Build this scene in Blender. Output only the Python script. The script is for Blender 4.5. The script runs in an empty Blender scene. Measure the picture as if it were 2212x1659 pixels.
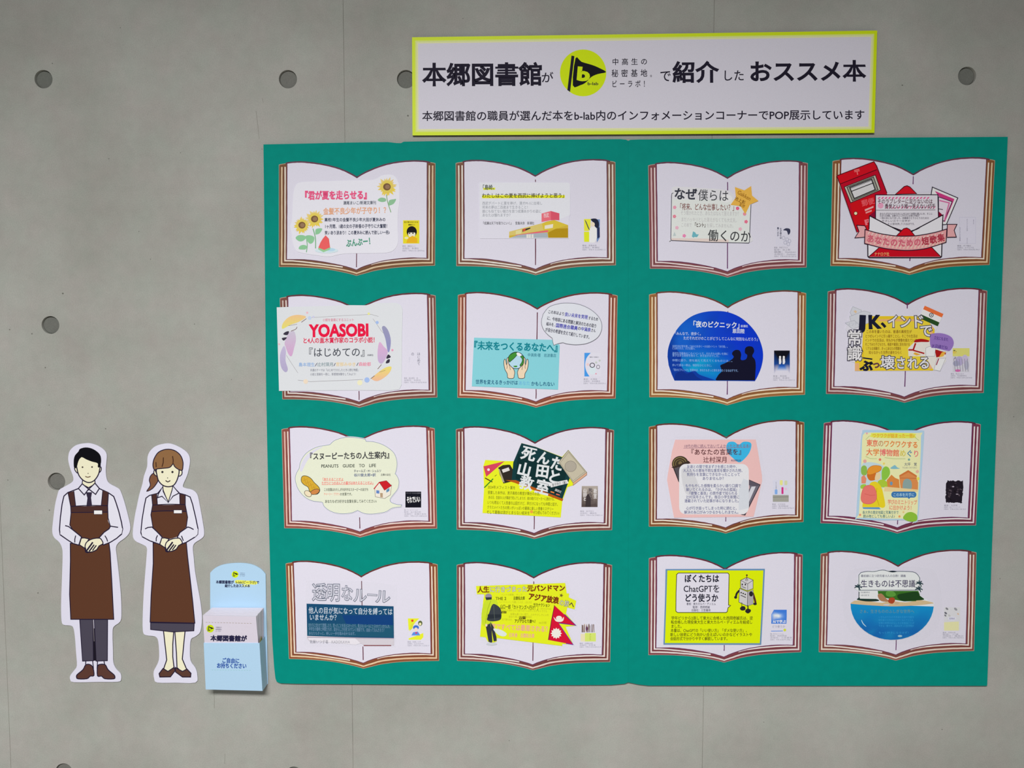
import bpy, math, random
from mathutils import Vector, Matrix
from mathutils.geometry import tessellate_polygon

# ------------------------------------------------------------------ camera
S = bpy.context.scene
W_PX, H_PX = 2212, 1659
F_PX = 1700.0                      # focal length in pixels
PITCH = math.radians(3.6)          # camera looks slightly down
DIST = 1.53                        # camera to wall
ZC = 1.55                          # camera height
cam_d = bpy.data.cameras.new('camera'); cam = bpy.data.objects.new('camera', cam_d)
S.collection.objects.link(cam); S.camera = cam
cam_d.sensor_fit = 'HORIZONTAL'; cam_d.sensor_width = 36.0
cam_d.lens = F_PX / W_PX * 36.0
cam_d.clip_start = 0.05
cam.location = (0, -DIST, ZC)
cam.rotation_euler = (math.pi / 2 - PITCH, 0, 0)

# ------------------------------------------------------------------ light
wd = bpy.data.worlds.new('hall_light'); S.world = wd; wd.use_nodes = True
wd.node_tree.nodes['Background'].inputs[0].default_value = (0.93, 0.96, 1.0, 1)
wd.node_tree.nodes['Background'].inputs[1].default_value = 0.08
def area(name, loc, sx, sy, power, col=(1, 0.99, 0.985)):
    d = bpy.data.lights.new(name, 'AREA'); d.shape = 'RECTANGLE'; d.size = sx; d.size_y = sy
    d.energy = power; d.color = col
    o = bpy.data.objects.new(name, d); S.collection.objects.link(o)
    o.location = loc                                   # faces straight down, like a ceiling panel
    return o
area('ceiling_lamp', (-0.35, -2.4, 2.62), 1.2, 0.6, 138)
S.view_settings.view_transform = 'Standard'; S.view_settings.look = 'None'
S.view_settings.exposure = 0.0; S.view_settings.gamma = 1.0; S.view_settings.use_curve_mapping = False

# ------------------------------------------------------------------ helpers
K_LIGHT = 0.85                     # light level on the wall: reflectance = seen colour / K_LIGHT
def lin(c):
    c = c / 255.0
    return c / 12.92 if c <= 0.04045 else ((c + 0.055) / 1.055) ** 2.4
def alb(c): return tuple(min(0.93, lin(v) / K_LIGHT) for v in c)

cp, sp = math.cos(PITCH), math.sin(PITCH)
def at(px, py, depth=0.0):
    """point on the plane standing `depth` metres in front of the wall, from a measured position"""
    u = (px - W_PX / 2) / F_PX; v = -(py - H_PX / 2) / F_PX
    dx, dy, dz = u, cp + v * sp, -sp + v * cp
    t = (DIST - depth) / dy
    return Vector((dx * t, -depth, ZC + dz * t))
class Frame:
    """measurements were taken on enlarged details: origin and scale of one such detail"""
    def __init__(s, ox, oy, w, wpx=2212.0): s.ox, s.oy, s.k = ox, oy, w / wpx
    def __call__(s, *pts):
        if len(pts) == 1 and isinstance(pts[0], list): pts = pts[0]
        return [(s.ox + x * s.k, s.oy + y * s.k) for x, y in pts]
PX = Frame(0, 0, 1, 1)

def smooth(pts, n=6, closed=True):
    out = []; N = len(pts)
    rng = range(N) if closed else range(N - 1)
    for i in rng:
        p0 = pts[(i - 1) % N] if closed or i > 0 else pts[i]
        p1 = pts[i]; p2 = pts[(i + 1) % N]
        p3 = pts[(i + 2) % N] if closed or i + 2 < N else p2
        for k in range(n):
            t = k / n; t2 = t * t; t3 = t2 * t
            out.append(tuple(0.5 * ((2 * p1[a]) + (-p0[a] + p2[a]) * t + (2 * p0[a] - 5 * p1[a] + 4 * p2[a] - p3[a]) * t2
                       + (-p0[a] + 3 * p1[a] - 3 * p2[a] + p3[a]) * t3) for a in (0, 1)))
    if not closed: out.append(tuple(pts[-1]))
    return out

# ------------------------------------------------------------------ materials
def new_mat(name, rough=0.6, spec=0.3):
    m = bpy.data.materials.new(name); m.use_nodes = True
    b = m.node_tree.nodes['Principled BSDF']
    b.inputs['Roughness'].default_value = rough
    b.inputs['Specular IOR Level'].default_value = spec
    return m, m.node_tree, b
def ink_mat(name, rough, spec, grain=0.0, scale=900.0):
    m, nt, b = new_mat(name, rough, spec)
    a = nt.nodes.new('ShaderNodeAttribute'); a.attribute_name = 'Col'
    src = a.outputs['Color']
    if grain:
        tc = nt.nodes.new('ShaderNodeTexCoord'); nz = nt.nodes.new('ShaderNodeTexNoise')
        nz.inputs['Scale'].default_value = scale; nz.inputs['Detail'].default_value = 3
        nt.links.new(tc.outputs['Object'], nz.inputs['Vector'])
        mr = nt.nodes.new('ShaderNodeMapRange'); mr.inputs[1].default_value = 0.3; mr.inputs[2].default_value = 0.7
        mr.inputs[3].default_value = 1 - grain; mr.inputs[4].default_value = 1 + grain
        nt.links.new(nz.outputs['Fac'], mr.inputs[0])
        mx = nt.nodes.new('ShaderNodeMix'); mx.data_type = 'RGBA'; mx.blend_type = 'MULTIPLY'; mx.inputs[0].default_value = 1
        nt.links.new(src, mx.inputs[6]); nt.links.new(mr.outputs[0], mx.inputs[7]); src = mx.outputs[2]
    nt.links.new(src, b.inputs['Base Color'])
    return m
M_INK = ink_mat('printed_ink', 0.6, 0.08, 0.03)
M_PAPER = ink_mat('paper', 0.6, 0.25, 0.02, 700)
M_CARD = ink_mat('pale_card', 0.5, 0.3, 0.015, 500)

def solid_mat(name, col, rough, spec, grain, scale, bump=0.0):
    m, nt, b = new_mat(name, rough, spec)
    tc = nt.nodes.new('ShaderNodeTexCoord')
    nz = nt.nodes.new('ShaderNodeTexNoise'); nz.inputs['Scale'].default_value = scale; nz.inputs['Detail'].default_value = 4
    nt.links.new(tc.outputs['Object'], nz.inputs['Vector'])
    r = nt.nodes.new('ShaderNodeValToRGB'); e = r.color_ramp.elements
    e[0].position = 0.3; e[1].position = 0.7
    c = alb(col)
    e[0].color = tuple(v * (1 - grain) for v in c) + (1,); e[1].color = tuple(min(1, v * (1 + grain)) for v in c) + (1,)
    nt.links.new(nz.outputs['Fac'], r.inputs['Fac']); nt.links.new(r.outputs['Color'], b.inputs['Base Color'])
    if bump:
        bp = nt.nodes.new('ShaderNodeBump'); bp.inputs['Strength'].default_value = bump; bp.inputs['Distance'].default_value = 0.0006
        n2 = nt.nodes.new('ShaderNodeTexNoise'); n2.inputs['Scale'].default_value = scale * 3
        nt.links.new(tc.outputs['Object'], n2.inputs['Vector'])
        nt.links.new(n2.outputs['Fac'], bp.inputs['Height']); nt.links.new(bp.outputs['Normal'], b.inputs['Normal'])
    return m
M_GREEN = solid_mat('green_board_paper', (0, 134, 121), 0.7, 0.08, 0.04, 60, 0.15)

def concrete(name, base, dark):
    m, nt, b = new_mat(name, 0.85, 0.2)
    N, L = nt.nodes, nt.links
    tc = N.new('ShaderNodeTexCoord')
    def noise(scale, det, rough=0.55):
        n = N.new('ShaderNodeTexNoise'); n.inputs['Scale'].default_value = scale
        n.inputs['Detail'].default_value = det; n.inputs['Roughness'].default_value = rough
        L.new(tc.outputs['Object'], n.inputs['Vector']); return n
    def ramp(src, p0, c0, p1, c1):
        r = N.new('ShaderNodeValToRGB'); e = r.color_ramp.elements
        e[0].position = p0; e[0].color = tuple(c0) + (1,); e[1].position = p1; e[1].color = tuple(c1) + (1,)
        L.new(src, r.inputs['Fac']); return r.outputs['Color']
    def mul(a, c, f=1.0):
        x = N.new('ShaderNodeMix'); x.data_type = 'RGBA'; x.blend_type = 'MULTIPLY'; x.inputs[0].default_value = f
        L.new(a, x.inputs[6]); L.new(c, x.inputs[7]); return x.outputs[2]
    c = ramp(noise(3.2, 6).outputs['Fac'], 0.3, alb(dark), 0.7, alb(base))
    # faint warm and greenish patches, cement mottling, fine grit
    c = mul(c, ramp(noise(16, 4).outputs['Fac'], 0.35, (1.0, 0.965, 0.955), 0.65, (0.965, 1.0, 0.965)))
    c = mul(c, ramp(noise(45, 5, 0.65).outputs['Fac'], 0.3, (0.95, 0.95, 0.95), 0.7, (1.03, 1.03, 1.03)))
    c = mul(c, ramp(noise(520, 3, 0.7).outputs['Fac'], 0.3, (0.88, 0.88, 0.88), 0.7, (1.08, 1.08, 1.08)))
    v = N.new('ShaderNodeTexVoronoi'); v.inputs['Scale'].default_value = 95
    L.new(tc.outputs['Object'], v.inputs['Vector'])
    c = mul(c, ramp(v.outputs['Distance'], 0.03, (0.72, 0.72, 0.71), 0.065, (1, 1, 1)))
    L.new(c, b.inputs['Base Color'])
    bp = N.new('ShaderNodeBump'); bp.inputs['Strength'].default_value = 0.25; bp.inputs['Distance'].default_value = 0.0008
    L.new(noise(240, 5, 0.7).outputs['Fac'], bp.inputs['Height']); L.new(bp.outputs['Normal'], b.inputs['Normal'])
    return m
M_CONC = concrete('cast_concrete', (172, 172, 167), (151, 151, 145))
M_PLUG = concrete('mortar_plug', (120, 121, 116), (100, 101, 97))
M_DARKC = concrete('dark_concrete_gap', (120, 119, 113), (100, 99, 94))

M_JOINT = concrete('joint_cement', (146, 145, 138), (126, 125, 119))

def film_mat():
    m, nt, b = new_mat('clear_laminate_film', 0.3, 0.4)
    nt.nodes.remove(b)
    out = nt.nodes['Material Output']
    tr = nt.nodes.new('ShaderNodeBsdfTransparent'); df = nt.nodes.new('ShaderNodeBsdfPrincipled')
    df.inputs['Base Color'].default_value = (0.9, 0.92, 0.93, 1); df.inputs['Roughness'].default_value = 0.35
    mx = nt.nodes.new('ShaderNodeMixShader'); mx.inputs[0].default_value = 0.045
    nt.links.new(tr.outputs[0], mx.inputs[1]); nt.links.new(df.outputs[0], mx.inputs[2]); nt.links.new(mx.outputs[0], out.inputs['Surface'])
    return m
M_FILM = film_mat()

# ------------------------------------------------------------------ object plumbing
C = S.collection
def link(name, me, parent=None, loc=(0, 0, 0), label=None):
    o = bpy.data.objects.new(name, me); C.objects.link(o)
    if parent is not None:
        o.parent = parent
    o.location = loc
    if label: o['label'] = label
    return o
def thing(name, label, cat, loc, group=None):
    o = bpy.data.objects.new(name, None); C.objects.link(o); o.location = loc
    o.empty_display_size = 0.02
    o['label'] = label; o['category'] = cat
    if group: o['group'] = group
    return o
def mesh_obj(name, verts, faces, cols, mat, parent=None, label=None):
    """verts in world metres; cols: one colour per face, or per-vertex list for that face"""
    org = parent.location if parent is not None else Vector((0, 0, 0))
    me = bpy.data.meshes.new(name)
    me.from_pydata([tuple(Vector(v) - org) for v in verts], [], faces)
    if cols is not None:
        at_ = me.color_attributes.new('Col', 'FLOAT_COLOR', 'CORNER')
        buf = []
        for p, c in zip(me.polygons, cols):
            if isinstance(c, list):
                for k in range(p.loop_total): buf += list(c[k]) + [1.0]
            else:
                buf += (list(c) + [1.0]) * p.loop_total
        at_.data.foreach_set('color', buf)
    me.materials.append(mat)
    return link(name, me, parent, label=label)

def slab(name, pts, d0, d1, col, parent, mat=None, label=None, edge=None):
    """a flat sheet cut to the outline pts (pixels), its back at depth d0 and its face at d1"""
    n = len(pts)
    area2 = sum(pts[i][0] * pts[(i + 1) % n][1] - pts[(i + 1) % n][0] * pts[i][1] for i in range(n))
    if area2 > 0: pts = pts[::-1]
    front = [at(x, y, d1) for x, y in pts]
    back = [Vector((p.x, -d0, p.z)) for p in front]
    tris = tessellate_polygon([[Vector((p.x, p.z, 0)) for p in front]])
    fc = []
    for t in tris:
        a, b_, c = (front[i] for i in t)
        if (b_ - a).cross(c - a).y > 0: t = t[::-1]
        fc.append(tuple(t))
    for i in range(n):
        j = (i + 1) % n
        fc.append((i, i + n, j + n, j))
    fc += [tuple(k + n for k in t[::-1]) for t in fc[:len(tris)]]
    cc = alb(col) if col else None
    ec = alb(edge) if edge else cc
    cols = None if col is None else [cc] * len(tris) + [ec] * n + [cc] * len(tris)
    return mesh_obj(name, front + back, fc, cols, mat or M_PAPER, parent, label)

# ------------------------------------------------------------------ lettering
_tc = bpy.data.curves.new('glyph_maker', 'FONT'); _tc.resolution_u = 3; _tc.size = 1
_to = bpy.data.objects.new('glyph_maker', _tc); C.objects.link(_to)
_g = {}; _adv = {}
def _eval(body, off=0.0):
    _tc.body = body; _tc.offset = off
    dg = bpy.context.evaluated_depsgraph_get(); dg.update()
    me = bpy.data.meshes.new_from_object(_to.evaluated_get(dg))
    vs = [(v.co.x, v.co.y) for v in me.vertices]; fs = [tuple(p.vertices) for p in me.polygons]
    bpy.data.meshes.remove(me)
    return vs, fs
def glyph(ch, off):
    """filled outline of a character; off thickens it by a mitred rim. Returns verts, faces, index where the rim starts"""
    k = (ch, off)
    if k in _g: return _g[k]
    if ch in ' \u3000': _g[k] = ([], [], 0); return _g[k]
    if (ch, 0) not in _g:
        v, f = _eval(ch); _g[(ch, 0)] = (v, f, len(v))
    v, f, n0 = _g[(ch, 0)]
    if off > 0:
        key = {}; idm = []
        for p in v: idm.append(key.setdefault((round(p[0], 5), round(p[1], 5)), len(key)))
        ed = {}
        for q in f:
            sa = sum(v[q[i]][0] * v[q[(i + 1) % len(q)]][1] - v[q[(i + 1) % len(q)]][0] * v[q[i]][1] for i in range(len(q)))
            q = q if sa > 0 else q[::-1]
            for i in range(len(q)):
                a, b = q[i], q[(i + 1) % len(q)]
                if idm[a] != idm[b]: ed[(idm[a], idm[b])] = (a, b)
        bd = [e for k2, e in ed.items() if (k2[1], k2[0]) not in ed]
        nrm = {}
        for a, b in bd:
            dx, dy = v[b][0] - v[a][0], v[b][1] - v[a][1]; l = math.hypot(dx, dy) or 1
            n = (dy / l, -dx / l)
            nrm.setdefault(idm[a], []).append(n); nrm.setdefault(idm[b], []).append(n)
        nv = list(v); nf = list(f); made = {}
        def rim(a):
            i = idm[a]
            if i not in made:
                ns = nrm[i]; mx, my = sum(n[0] for n in ns), sum(n[1] for n in ns); l = math.hypot(mx, my) or 1
                mx, my = mx / l, my / l; m = 1 / max(0.6, mx * ns[0][0] + my * ns[0][1])
                made[i] = len(nv); nv.append((v[a][0] + mx * off * m, v[a][1] + my * off * m))
            return made[i]
        base = {}
        def dup(a):
            i = idm[a]
            if i not in base: base[i] = len(nv); nv.append(v[a])
            return base[i]
        for a, b in bd: nf.append((dup(a), rim(a), rim(b), dup(b)))
        _g[k] = (nv, nf, n0)
    return _g[k]
def adv(ch):
    if ch == ' ': return 0.3
    if ord(ch) >= 0x2E80: return 1.0
    if ch not in _adv:
        w = lambda s: max(x for x, y in _eval(s)[0]) - min(x for x, y in _eval(s)[0])
        _adv[ch] = w('H' + ch + 'H') - w('HH')
    return _adv[ch]

STEP = 0.000005
class Print:
    """collects flat printed shapes lying on a sheet; flush() makes them one part"""
    def __init__(s, frame, depth, parent):
        s.f, s.d, s.parent = frame, depth + 0.00004, parent
        s.v, s.fc, s.c = [], [], []
    def _add(s, pts, faces, col):
        b = len(s.v); s.v += [at(x, y, s.d) for x, y in pts]
        for f in faces:
            s.fc.append(tuple(b + i for i in f)); s.c.append(col if not isinstance(col, list) else [col[i] for i in f])
    def _next(s): s.d += STEP
    def fill(s, px, col):
        """px in pixels; col a colour or f(x,y)->colour (printed gradient)"""
        tris = tessellate_polygon([[Vector((x, -y, 0)) for x, y in px]])
        out = []
        for t in tris:
            (ax, ay), (bx, by), (cx, cy) = (px[i] for i in t)
            if (bx - ax) * (cy - ay) - (cx - ax) * (by - ay) > 0: t = t[::-1]
            out.append(tuple(t))
        s._add(px, out, alb(col)); s._next()
    def poly(s, col, *pts, sm=False, ol=None, lw=10):
        p = s.f(*pts)
        if sm: p = smooth(p, sm if sm is not True else 5)
        s.fill(p, col)
        if ol: s.stroke(p, lw * s.f.k, ol, True)
    def stroke(s, px, w, col, closed=False, jit=0.0, taper=False):
        n = len(px); L = []; R = []
        px = [p for i, p in enumerate(px) if i == 0 or (abs(p[0] - px[i - 1][0]) + abs(p[1] - px[i - 1][1])) > 1e-4]
        if closed and abs(px[0][0] - px[-1][0]) + abs(px[0][1] - px[-1][1]) < 1e-4: px = px[:-1]
        n = len(px)
        for i in range(n):
            a = px[(i - 1) % n] if closed or i else px[i]; b = px[(i + 1) % n] if closed or i < n - 1 else px[i]
            d1 = (px[i][0] - a[0], px[i][1] - a[1]); d2 = (b[0] - px[i][0], b[1] - px[i][1])
            l1 = math.hypot(*d1) or 1; l2 = math.hypot(*d2) or 1
            d1 = (d1[0] / l1, d1[1] / l1); d2 = (d2[0] / l2, d2[1] / l2)
            if d1 == (0, 0): d1 = d2
            if d2 == (0, 0): d2 = d1
            tx, ty = d1[0] + d2[0], d1[1] + d2[1]; tl = math.hypot(tx, ty) or 1
            tx, ty = tx / tl, ty / tl
            m = 1 / max(0.55, (d1[0] * tx + d1[1] * ty))
            hw = w / 2 * m
            if taper: hw *= max(0.15, math.sin(math.pi * (i + 0.5) / n) ** 0.5)
            h1 = hw * (1 + random.uniform(-jit, jit)); h2 = hw * (1 + random.uniform(-jit, jit))
            L.append((px[i][0] + ty * h1, px[i][1] - tx * h1)); R.append((px[i][0] - ty * h2, px[i][1] + tx * h2))
        f = [(i, n + i, n + (i + 1) % n, (i + 1) % n) for i in range(n if closed else n - 1)]
        s._add(L + R, f, alb(col)); s._next()
    def line(s, col, w, *pts, sm=False, closed=False, jit=0.0, taper=False):
        p = s.f(*pts)
        if sm: p = smooth(p, 5, closed)
        s.stroke(p, w * s.f.k, col, closed, jit, taper)
    def ell(s, col, cx, cy, rx, ry=None, rot=0, n=24, ol=None, lw=8, a0=0, a1=360):
        ry = ry or rx; c, q = math.cos(math.radians(rot)), math.sin(math.radians(rot)); p = []
        full = a1 - a0 >= 360
        for i in range(n + (0 if full else 1)):
            t = math.radians(a0 + (a1 - a0) * i / n); x, y = rx * math.cos(t), ry * math.sin(t)
            p.append((cx + x * c - y * q, cy + x * q + y * c))
        p = s.f(p)
        if col: s.fill(p, col)
        if ol: s.stroke(p, lw * s.f.k, ol, full)
    def rect(s, col, x0, y0, x1, y1, r=0, rot=0, ol=None, lw=8):
        p = []
        if r:
            for (cx, cy, a) in ((x1 - r, y0 + r, -90), (x1 - r, y1 - r, 0), (x0 + r, y1 - r, 90), (x0 + r, y0 + r, 180)):
                for i in range(6):
                    t = math.radians(a + 18 * i); p.append((cx + r * math.cos(t), cy + r * math.sin(t)))
        else: p = [(x0, y0), (x1, y0), (x1, y1), (x0, y1)]
        p = turn(p, rot, ((x0 + x1) / 2, (y0 + y1) / 2)); p = s.f(p)
        if col: s.fill(p, col)
        if ol: s.stroke(p, lw * s.f.k, ol, True)
    def text(s, t, x, y, w, h, col, b=0.0, rot=0, sq=1.0):
        """t set in a box whose left top corner is x, y; w total width, h height of one character"""
        tot = sum(adv(c) for c in t); kx = w / tot; c_, q = math.cos(math.radians(rot)), math.sin(math.radians(rot))
        cx = 0.0; px = []; fs = []; low = []
        for ch in t:
            vs, fc, n0 = glyph(ch, b); o = len(px)
            low += range(o + n0, o + len(vs))
            for gx, gy in vs:
                lx, ly = (cx + (gx - .5) * sq + .5) * kx, (0.88 - gy) * h
                px.append((x + lx * c_ - ly * q, y + lx * q + ly * c_))
            fs += [tuple(o + i for i in f) for f in fc]
            cx += adv(ch)
        if px:
            st = len(s.v); s._add(s.f(px), fs, alb(col)); s._next()
            for i in low: s.v[st + i] = s.v[st + i] + Vector((0, 0.0000015, 0))
    def vtext(s, t, x, y, w, h, col, b=0.0):
        """column of characters reading downwards, each w wide, h in all"""
        k = h / len(t)
        for i, ch in enumerate(t): s.text(ch, x, y + i * k, w * adv(ch), k, col, b)
    def flush(s, name, label=None):
        if not s.v: return None
        o = mesh_obj(name, s.v, s.fc, s.c, M_INK, s.parent, label)
        s.v, s.fc, s.c = [], [], []
        return o
def turn(p, rot, c):
    if not rot: return p
    a, q = math.cos(math.radians(rot)), math.sin(math.radians(rot))
    return [(c[0] + (x - c[0]) * a - (y - c[1]) * q, c[1] + (x - c[0]) * q + (y - c[1]) * a) for x, y in p]

# colours of the prints
INK = (32, 28, 44); WHT = (222, 220, 232); PAGE = (216, 213, 226); LIME = (206, 228, 20); SKIN = (232, 226, 196)

# ================================================================== the concrete wall
D_BOARD0, D_BOARD = 0.0012, 0.0065
X0, X1, Z0, Z1 = -2.3, 2.3, 0.0, 3.0
wall = bpy.data.objects.new('wall_back', None); C.objects.link(wall); wall['kind'] = 'structure'
wall['label'] = 'grey cast concrete wall with round tie holes and vertical formwork joints'
HOLES = [(94, 171), (622, 171), (877, 171), (2089, 164), (109, 702), (122, 1040), (138, 1667), (635, 1674), (886, 1677)]
R_H = 0.0172
hw = [at(x, y) for x, y in HOLES]
joints = [at(11, 1350).x, at(752, 829).x, at(1530, 829).x]
edges = [X0] + joints + [X1]
G = 0.0005
def ring(c, r, n=36): return [(c.x + r * math.cos(2 * math.pi * i / n), c.z + r * math.sin(2 * math.pi * i / n)) for i in range(n)]
for k in range(4):
    xa, xb = edges[k] + (G if k else 0), edges[k + 1] - (G if k < 3 else 0)
    loops = [[(xa, Z0), (xb, Z0), (xb, Z1), (xa, Z1)]]
    loops += [ring(c, R_H)[::-1] for c in hw if xa < c.x < xb]
    vs = []; fs = []
    tris = tessellate_polygon([[Vector((x, z, 0)) for x, z in lp] for lp in loops])
    for lp in loops: vs += [(x, 0, z) for x, z in lp]
    n0 = len(vs)
    for t in tris:
        a, b_, c = (Vector(vs[i]) for i in t)
        fs.append(tuple(t) if (b_ - a).cross(c - a).y < 0 else tuple(t[::-1]))
    vs += [(x, 0.012, z) for x, y, z in vs]
    o = 0
    for lp in loops:
        n = len(lp)
        for i in range(n):
            j = (i + 1) % n; fs.append((o + i, o + j, n0 + o + j, n0 + o + i))
        o += n
    mesh_obj('concrete_panel', vs, fs, None, M_CONC, wall)
def box_mesh(x0, x1, y0, y1, z0, z1):
    v = [(x0, y0, z0), (x1, y0, z0), (x1, y1, z0), (x0, y1, z0), (x0, y0, z1), (x1, y0, z1), (x1, y1, z1), (x0, y1, z1)]
    return v, [(0, 1, 5, 4), (1, 2, 6, 5), (2, 3, 7, 6), (3, 0, 4, 7), (4, 5, 6, 7), (3, 2, 1, 0)]
v, f = box_mesh(X0, X1, 0.0125, 0.16, Z0, Z1)
mesh_obj('wall_core', v, f, None, M_DARKC, wall)
# joint filler: the cement skin in the seams between the panels, almost flush
for x in joints:
    vs = []; fs = []; n = 60; rnd = random.Random(int(x * 1000) + 7)
    for i in range(n + 1):
        z = Z0 + (Z1 - Z0) * i / n; wv = G * rnd.uniform(0.6, 1.0)
        dp = rnd.uniform(0.0001, 0.0007)
        vs += [(x - G, 0.0001, z), (x, dp, z), (x + G, 0.0001, z)]
        if i: b = 3 * i; fs += [(b - 3, b - 2, b + 1, b), (b - 2, b - 1, b + 2, b + 1)]
    mesh_obj('joint_line', vs, fs, None, M_JOINT, wall)
# tie-hole plugs: cone-shaped mortar set a finger back in each hole
for c in hw:
    n = 36; r0, r1 = R_H + 0.0001, R_H - 0.0016
    vs = [(x, 0.0066, z) for x, z in ring(c, r0, n)] + [(x, 0.0050, z) for x, z in ring(c, r1, n)] + [(c.x, 0.0047, c.z)]
    fs = [(i, (i + 1) % n, n + (i + 1) % n, n + i) for i in range(n)] + [(n + i, n + (i + 1) % n, 2 * n) for i in range(n)]
    mesh_obj('tie_hole_plug', vs, fs, None, M_PLUG, wall)
# little air holes: flat dark discs, the shade of the pits put into their colour
vs = []; fs = []; rnd = random.Random(4)
spots = [(136, 634, 2.2), (69, 721, 1.8), (98, 794, 1.5), (228, 926, 1.6), (21, 712, 1.5), (107, 1102, 1.7), (82, 1281, 1.8),
         (881, 250, 2.4), (17, 1037, 1.3), (113, 137, 1.4), (1949, 184, 1.6), (2035, 1576, 1.2), (566, 322, 1.0), (390, 330, 1.0), (235, 343, 1.2), (106, 875, 1.0),
         (325, 560, 1.0), (420, 700, 1.1), (300, 500, 1.0), (500, 820, 1.0), (2190, 900, 1.2), (2160, 1250, 1.0), (1100, 1600, 1.1), (1650, 1560, 1.0), (260, 60, 1.1), (1000, 40, 1.0)]
for x, y, r in spots:
    c = at(x, y); r *= 0.0009; n = 7; b = len(vs)
    vs += [(c.x + r * math.cos(6.283 * i / n) * rnd.uniform(.7, 1.2), -0.00003, c.z + r * math.sin(6.283 * i / n) * rnd.uniform(.7, 1.2)) for i in range(n)]
    fs.append(tuple(b + i for i in range(n)))
o = mesh_obj('painted_air_holes', vs, fs, None, M_DARKC, wall); o['kind'] = 'stuff'
# hairline marks
for pts in ([(553, 240), (556, 262), (560, 300)], [(462, 1494), (463, 1508), (463, 1530)], [(486, 1628), (485, 1650)], [(566, 212), (569, 222)]):
    pr = Print(PX, 0.00001, wall); pr.stroke(pts, 1.0, (128, 127, 121), jit=0.3); ob = pr.flush('hairline_crack')
    ob.data.materials[0] = M_JOINT

# floor of the hall
v, f = box_mesh(X0, X1, -3.2, 0.0, -0.1, 0.0)
fl = mesh_obj('floor', v, f, None, solid_mat('grey_floor', (150, 146, 138), 0.5, 0.3, 0.06, 12), None)
fl['kind'] = 'structure'; fl['label'] = 'grey hall floor below the wall'

# ================================================================== the banner
BA, BB = Frame(880, 50, 520), Frame(1380, 50, 540)
ban = thing('banner_sign', 'long white banner with lime edge and large Japanese heading, above the green board', 'sign', at(1391, 180, 0.004))
outl = [(890, 80.5), (1390, 73.5), (1895, 66), (1889, 287), (1391, 290), (891, 292.5)]
slab('panel', outl, 0.0008, 0.0065, (205, 226, 10), ban, M_CARD, edge=(120, 110, 60))
pr = Print(PX, 0.0065, ban)
q = lambda a, b: [(outl[0][0] + a, outl[0][1] + b), (outl[1][0], outl[1][1] + b), (outl[2][0] - a, outl[2][1] + b), (outl[3][0] - a, outl[3][1] - b), (outl[4][0], outl[4][1] - b), (outl[5][0] + a, outl[5][1] - b)]
pr.fill(q(6.5, 7), (218, 228, 130)); pr.fill(q(9, 9.5), (214, 224, 165)); pr.fill(q(10.5, 11), (226, 226, 170)); pr.fill(q(13, 13.5), (213, 210, 221))
pr.flush('border')
pr.f = BA
pr.text('本郷図書館', 135, 362, 1110, 222, INK, 0.03, -0.3)
pr.text('が', 1228, 446, 115, 105, INK, 0.01)
pr.flush('heading_lettering'); pr.text('中高生の', 1868, 322, 350, 66, INK, 0.012, -0.5, sq=0.72)
pr.text('秘密基地', 1862, 424, 356, 74, INK, 0.012, -0.5, sq=0.72)
pr.text('ビーラボ！', 1866, 524, 360, 70, INK, 0.012, -0.5, sq=0.72)
pr.flush('tagline_lettering')
pr.f = BB
pr.text('。', 98, 420, 50, 60, INK, 0.006)
pr.text('で', 183, 408, 105, 115, INK, 0.01)
pr.text('紹介', 296, 336, 410, 196, INK, 0.03, -0.4)
pr.text('した', 736, 410, 200, 105, INK, 0.01)
pr.text('おススメ本', 970, 330, 1040, 196, INK, 0.03, -0.4)
pr.flush('heading_lettering')
pr.f = PX
pr.text('本郷図書館の職員が選んだ本をb-lab内のインフォメーションコーナーでPOP展示しています', 911.5, 239, 957, 23, INK, 0.014, -0.16)
pr.flush('subtitle_lettering')
def logo(pr, f, cx, cy, r):
    """round lime badge with a black pennant carrying a b, r radius in frame f"""
    old = pr.f; pr.f = f; k = r / 213.0
    T = lambda *p: [(cx + (x - 1615) * k, cy + (y - 457) * k) for x, y in p]
    pr.ell(LIME, cx, cy, r, r * 1.01, n=40)
    pr.poly(INK, T((1508, 298), (1535, 303), (1495, 632), (1470, 615)))
    pr.poly((20, 20, 26), smooth(T((1545, 322), (1600, 355), (1700, 385), (1770, 415), (1826, 450), (1750, 468), (1690, 495), (1640, 545), (1590, 570), (1520, 572)), 3))
    if r > 60:
        pr.text('b', *T((1566, 372))[0], 118 * k, 168 * k, LIME, 0.05, 5)
        pr.text('b-lab', *T((1655, 535))[0], 100 * k, 38 * k, INK, 0.02)
    else: pr.text('b', *T((1560, 365))[0], 120 * k, 180 * k, LIME, 0.05, 5)
    pr.f = old
logo(pr, BA, 1615, 457, 213)
pr.flush('flag_logo')

# ================================================================== the green board
board = thing('display_board', 'large teal green board of two butted panels holding sixteen open-book cutouts', 'board', at(1355, 890, D_BOARD0))
left = [(569, 312), (640, 310.5), (750, 308), (838, 306.8), (856, 309), (866, 309.2), (872, 306), (960, 304.3), (1150, 302), (1340, 300.6), (1352, 301.6), (1356.92, 304),
        (1356.92, 1474), (1349, 1477), (1320, 1479.6), (1250, 1480), (900, 1479), (640, 1477), (606, 1476), (598, 1473), (595, 1466), (592, 1440), (588, 1380), (584, 1250), (579, 1050), (575, 850), (572, 560)]
right = [(1357.06, 304), (1362, 302), (1380, 301.3), (1800, 298), (2177, 295.5), (2172, 420), (2163, 660), (2153, 920), (2143, 1180), (2134, 1440), (2132.5, 1481.5), (1800, 1481.5), (1400, 1481), (1380, 1478.7), (1357.06, 1474)]
slab('board_panel', left, D_BOARD0, D_BOARD, None, board, M_GREEN)
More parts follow.
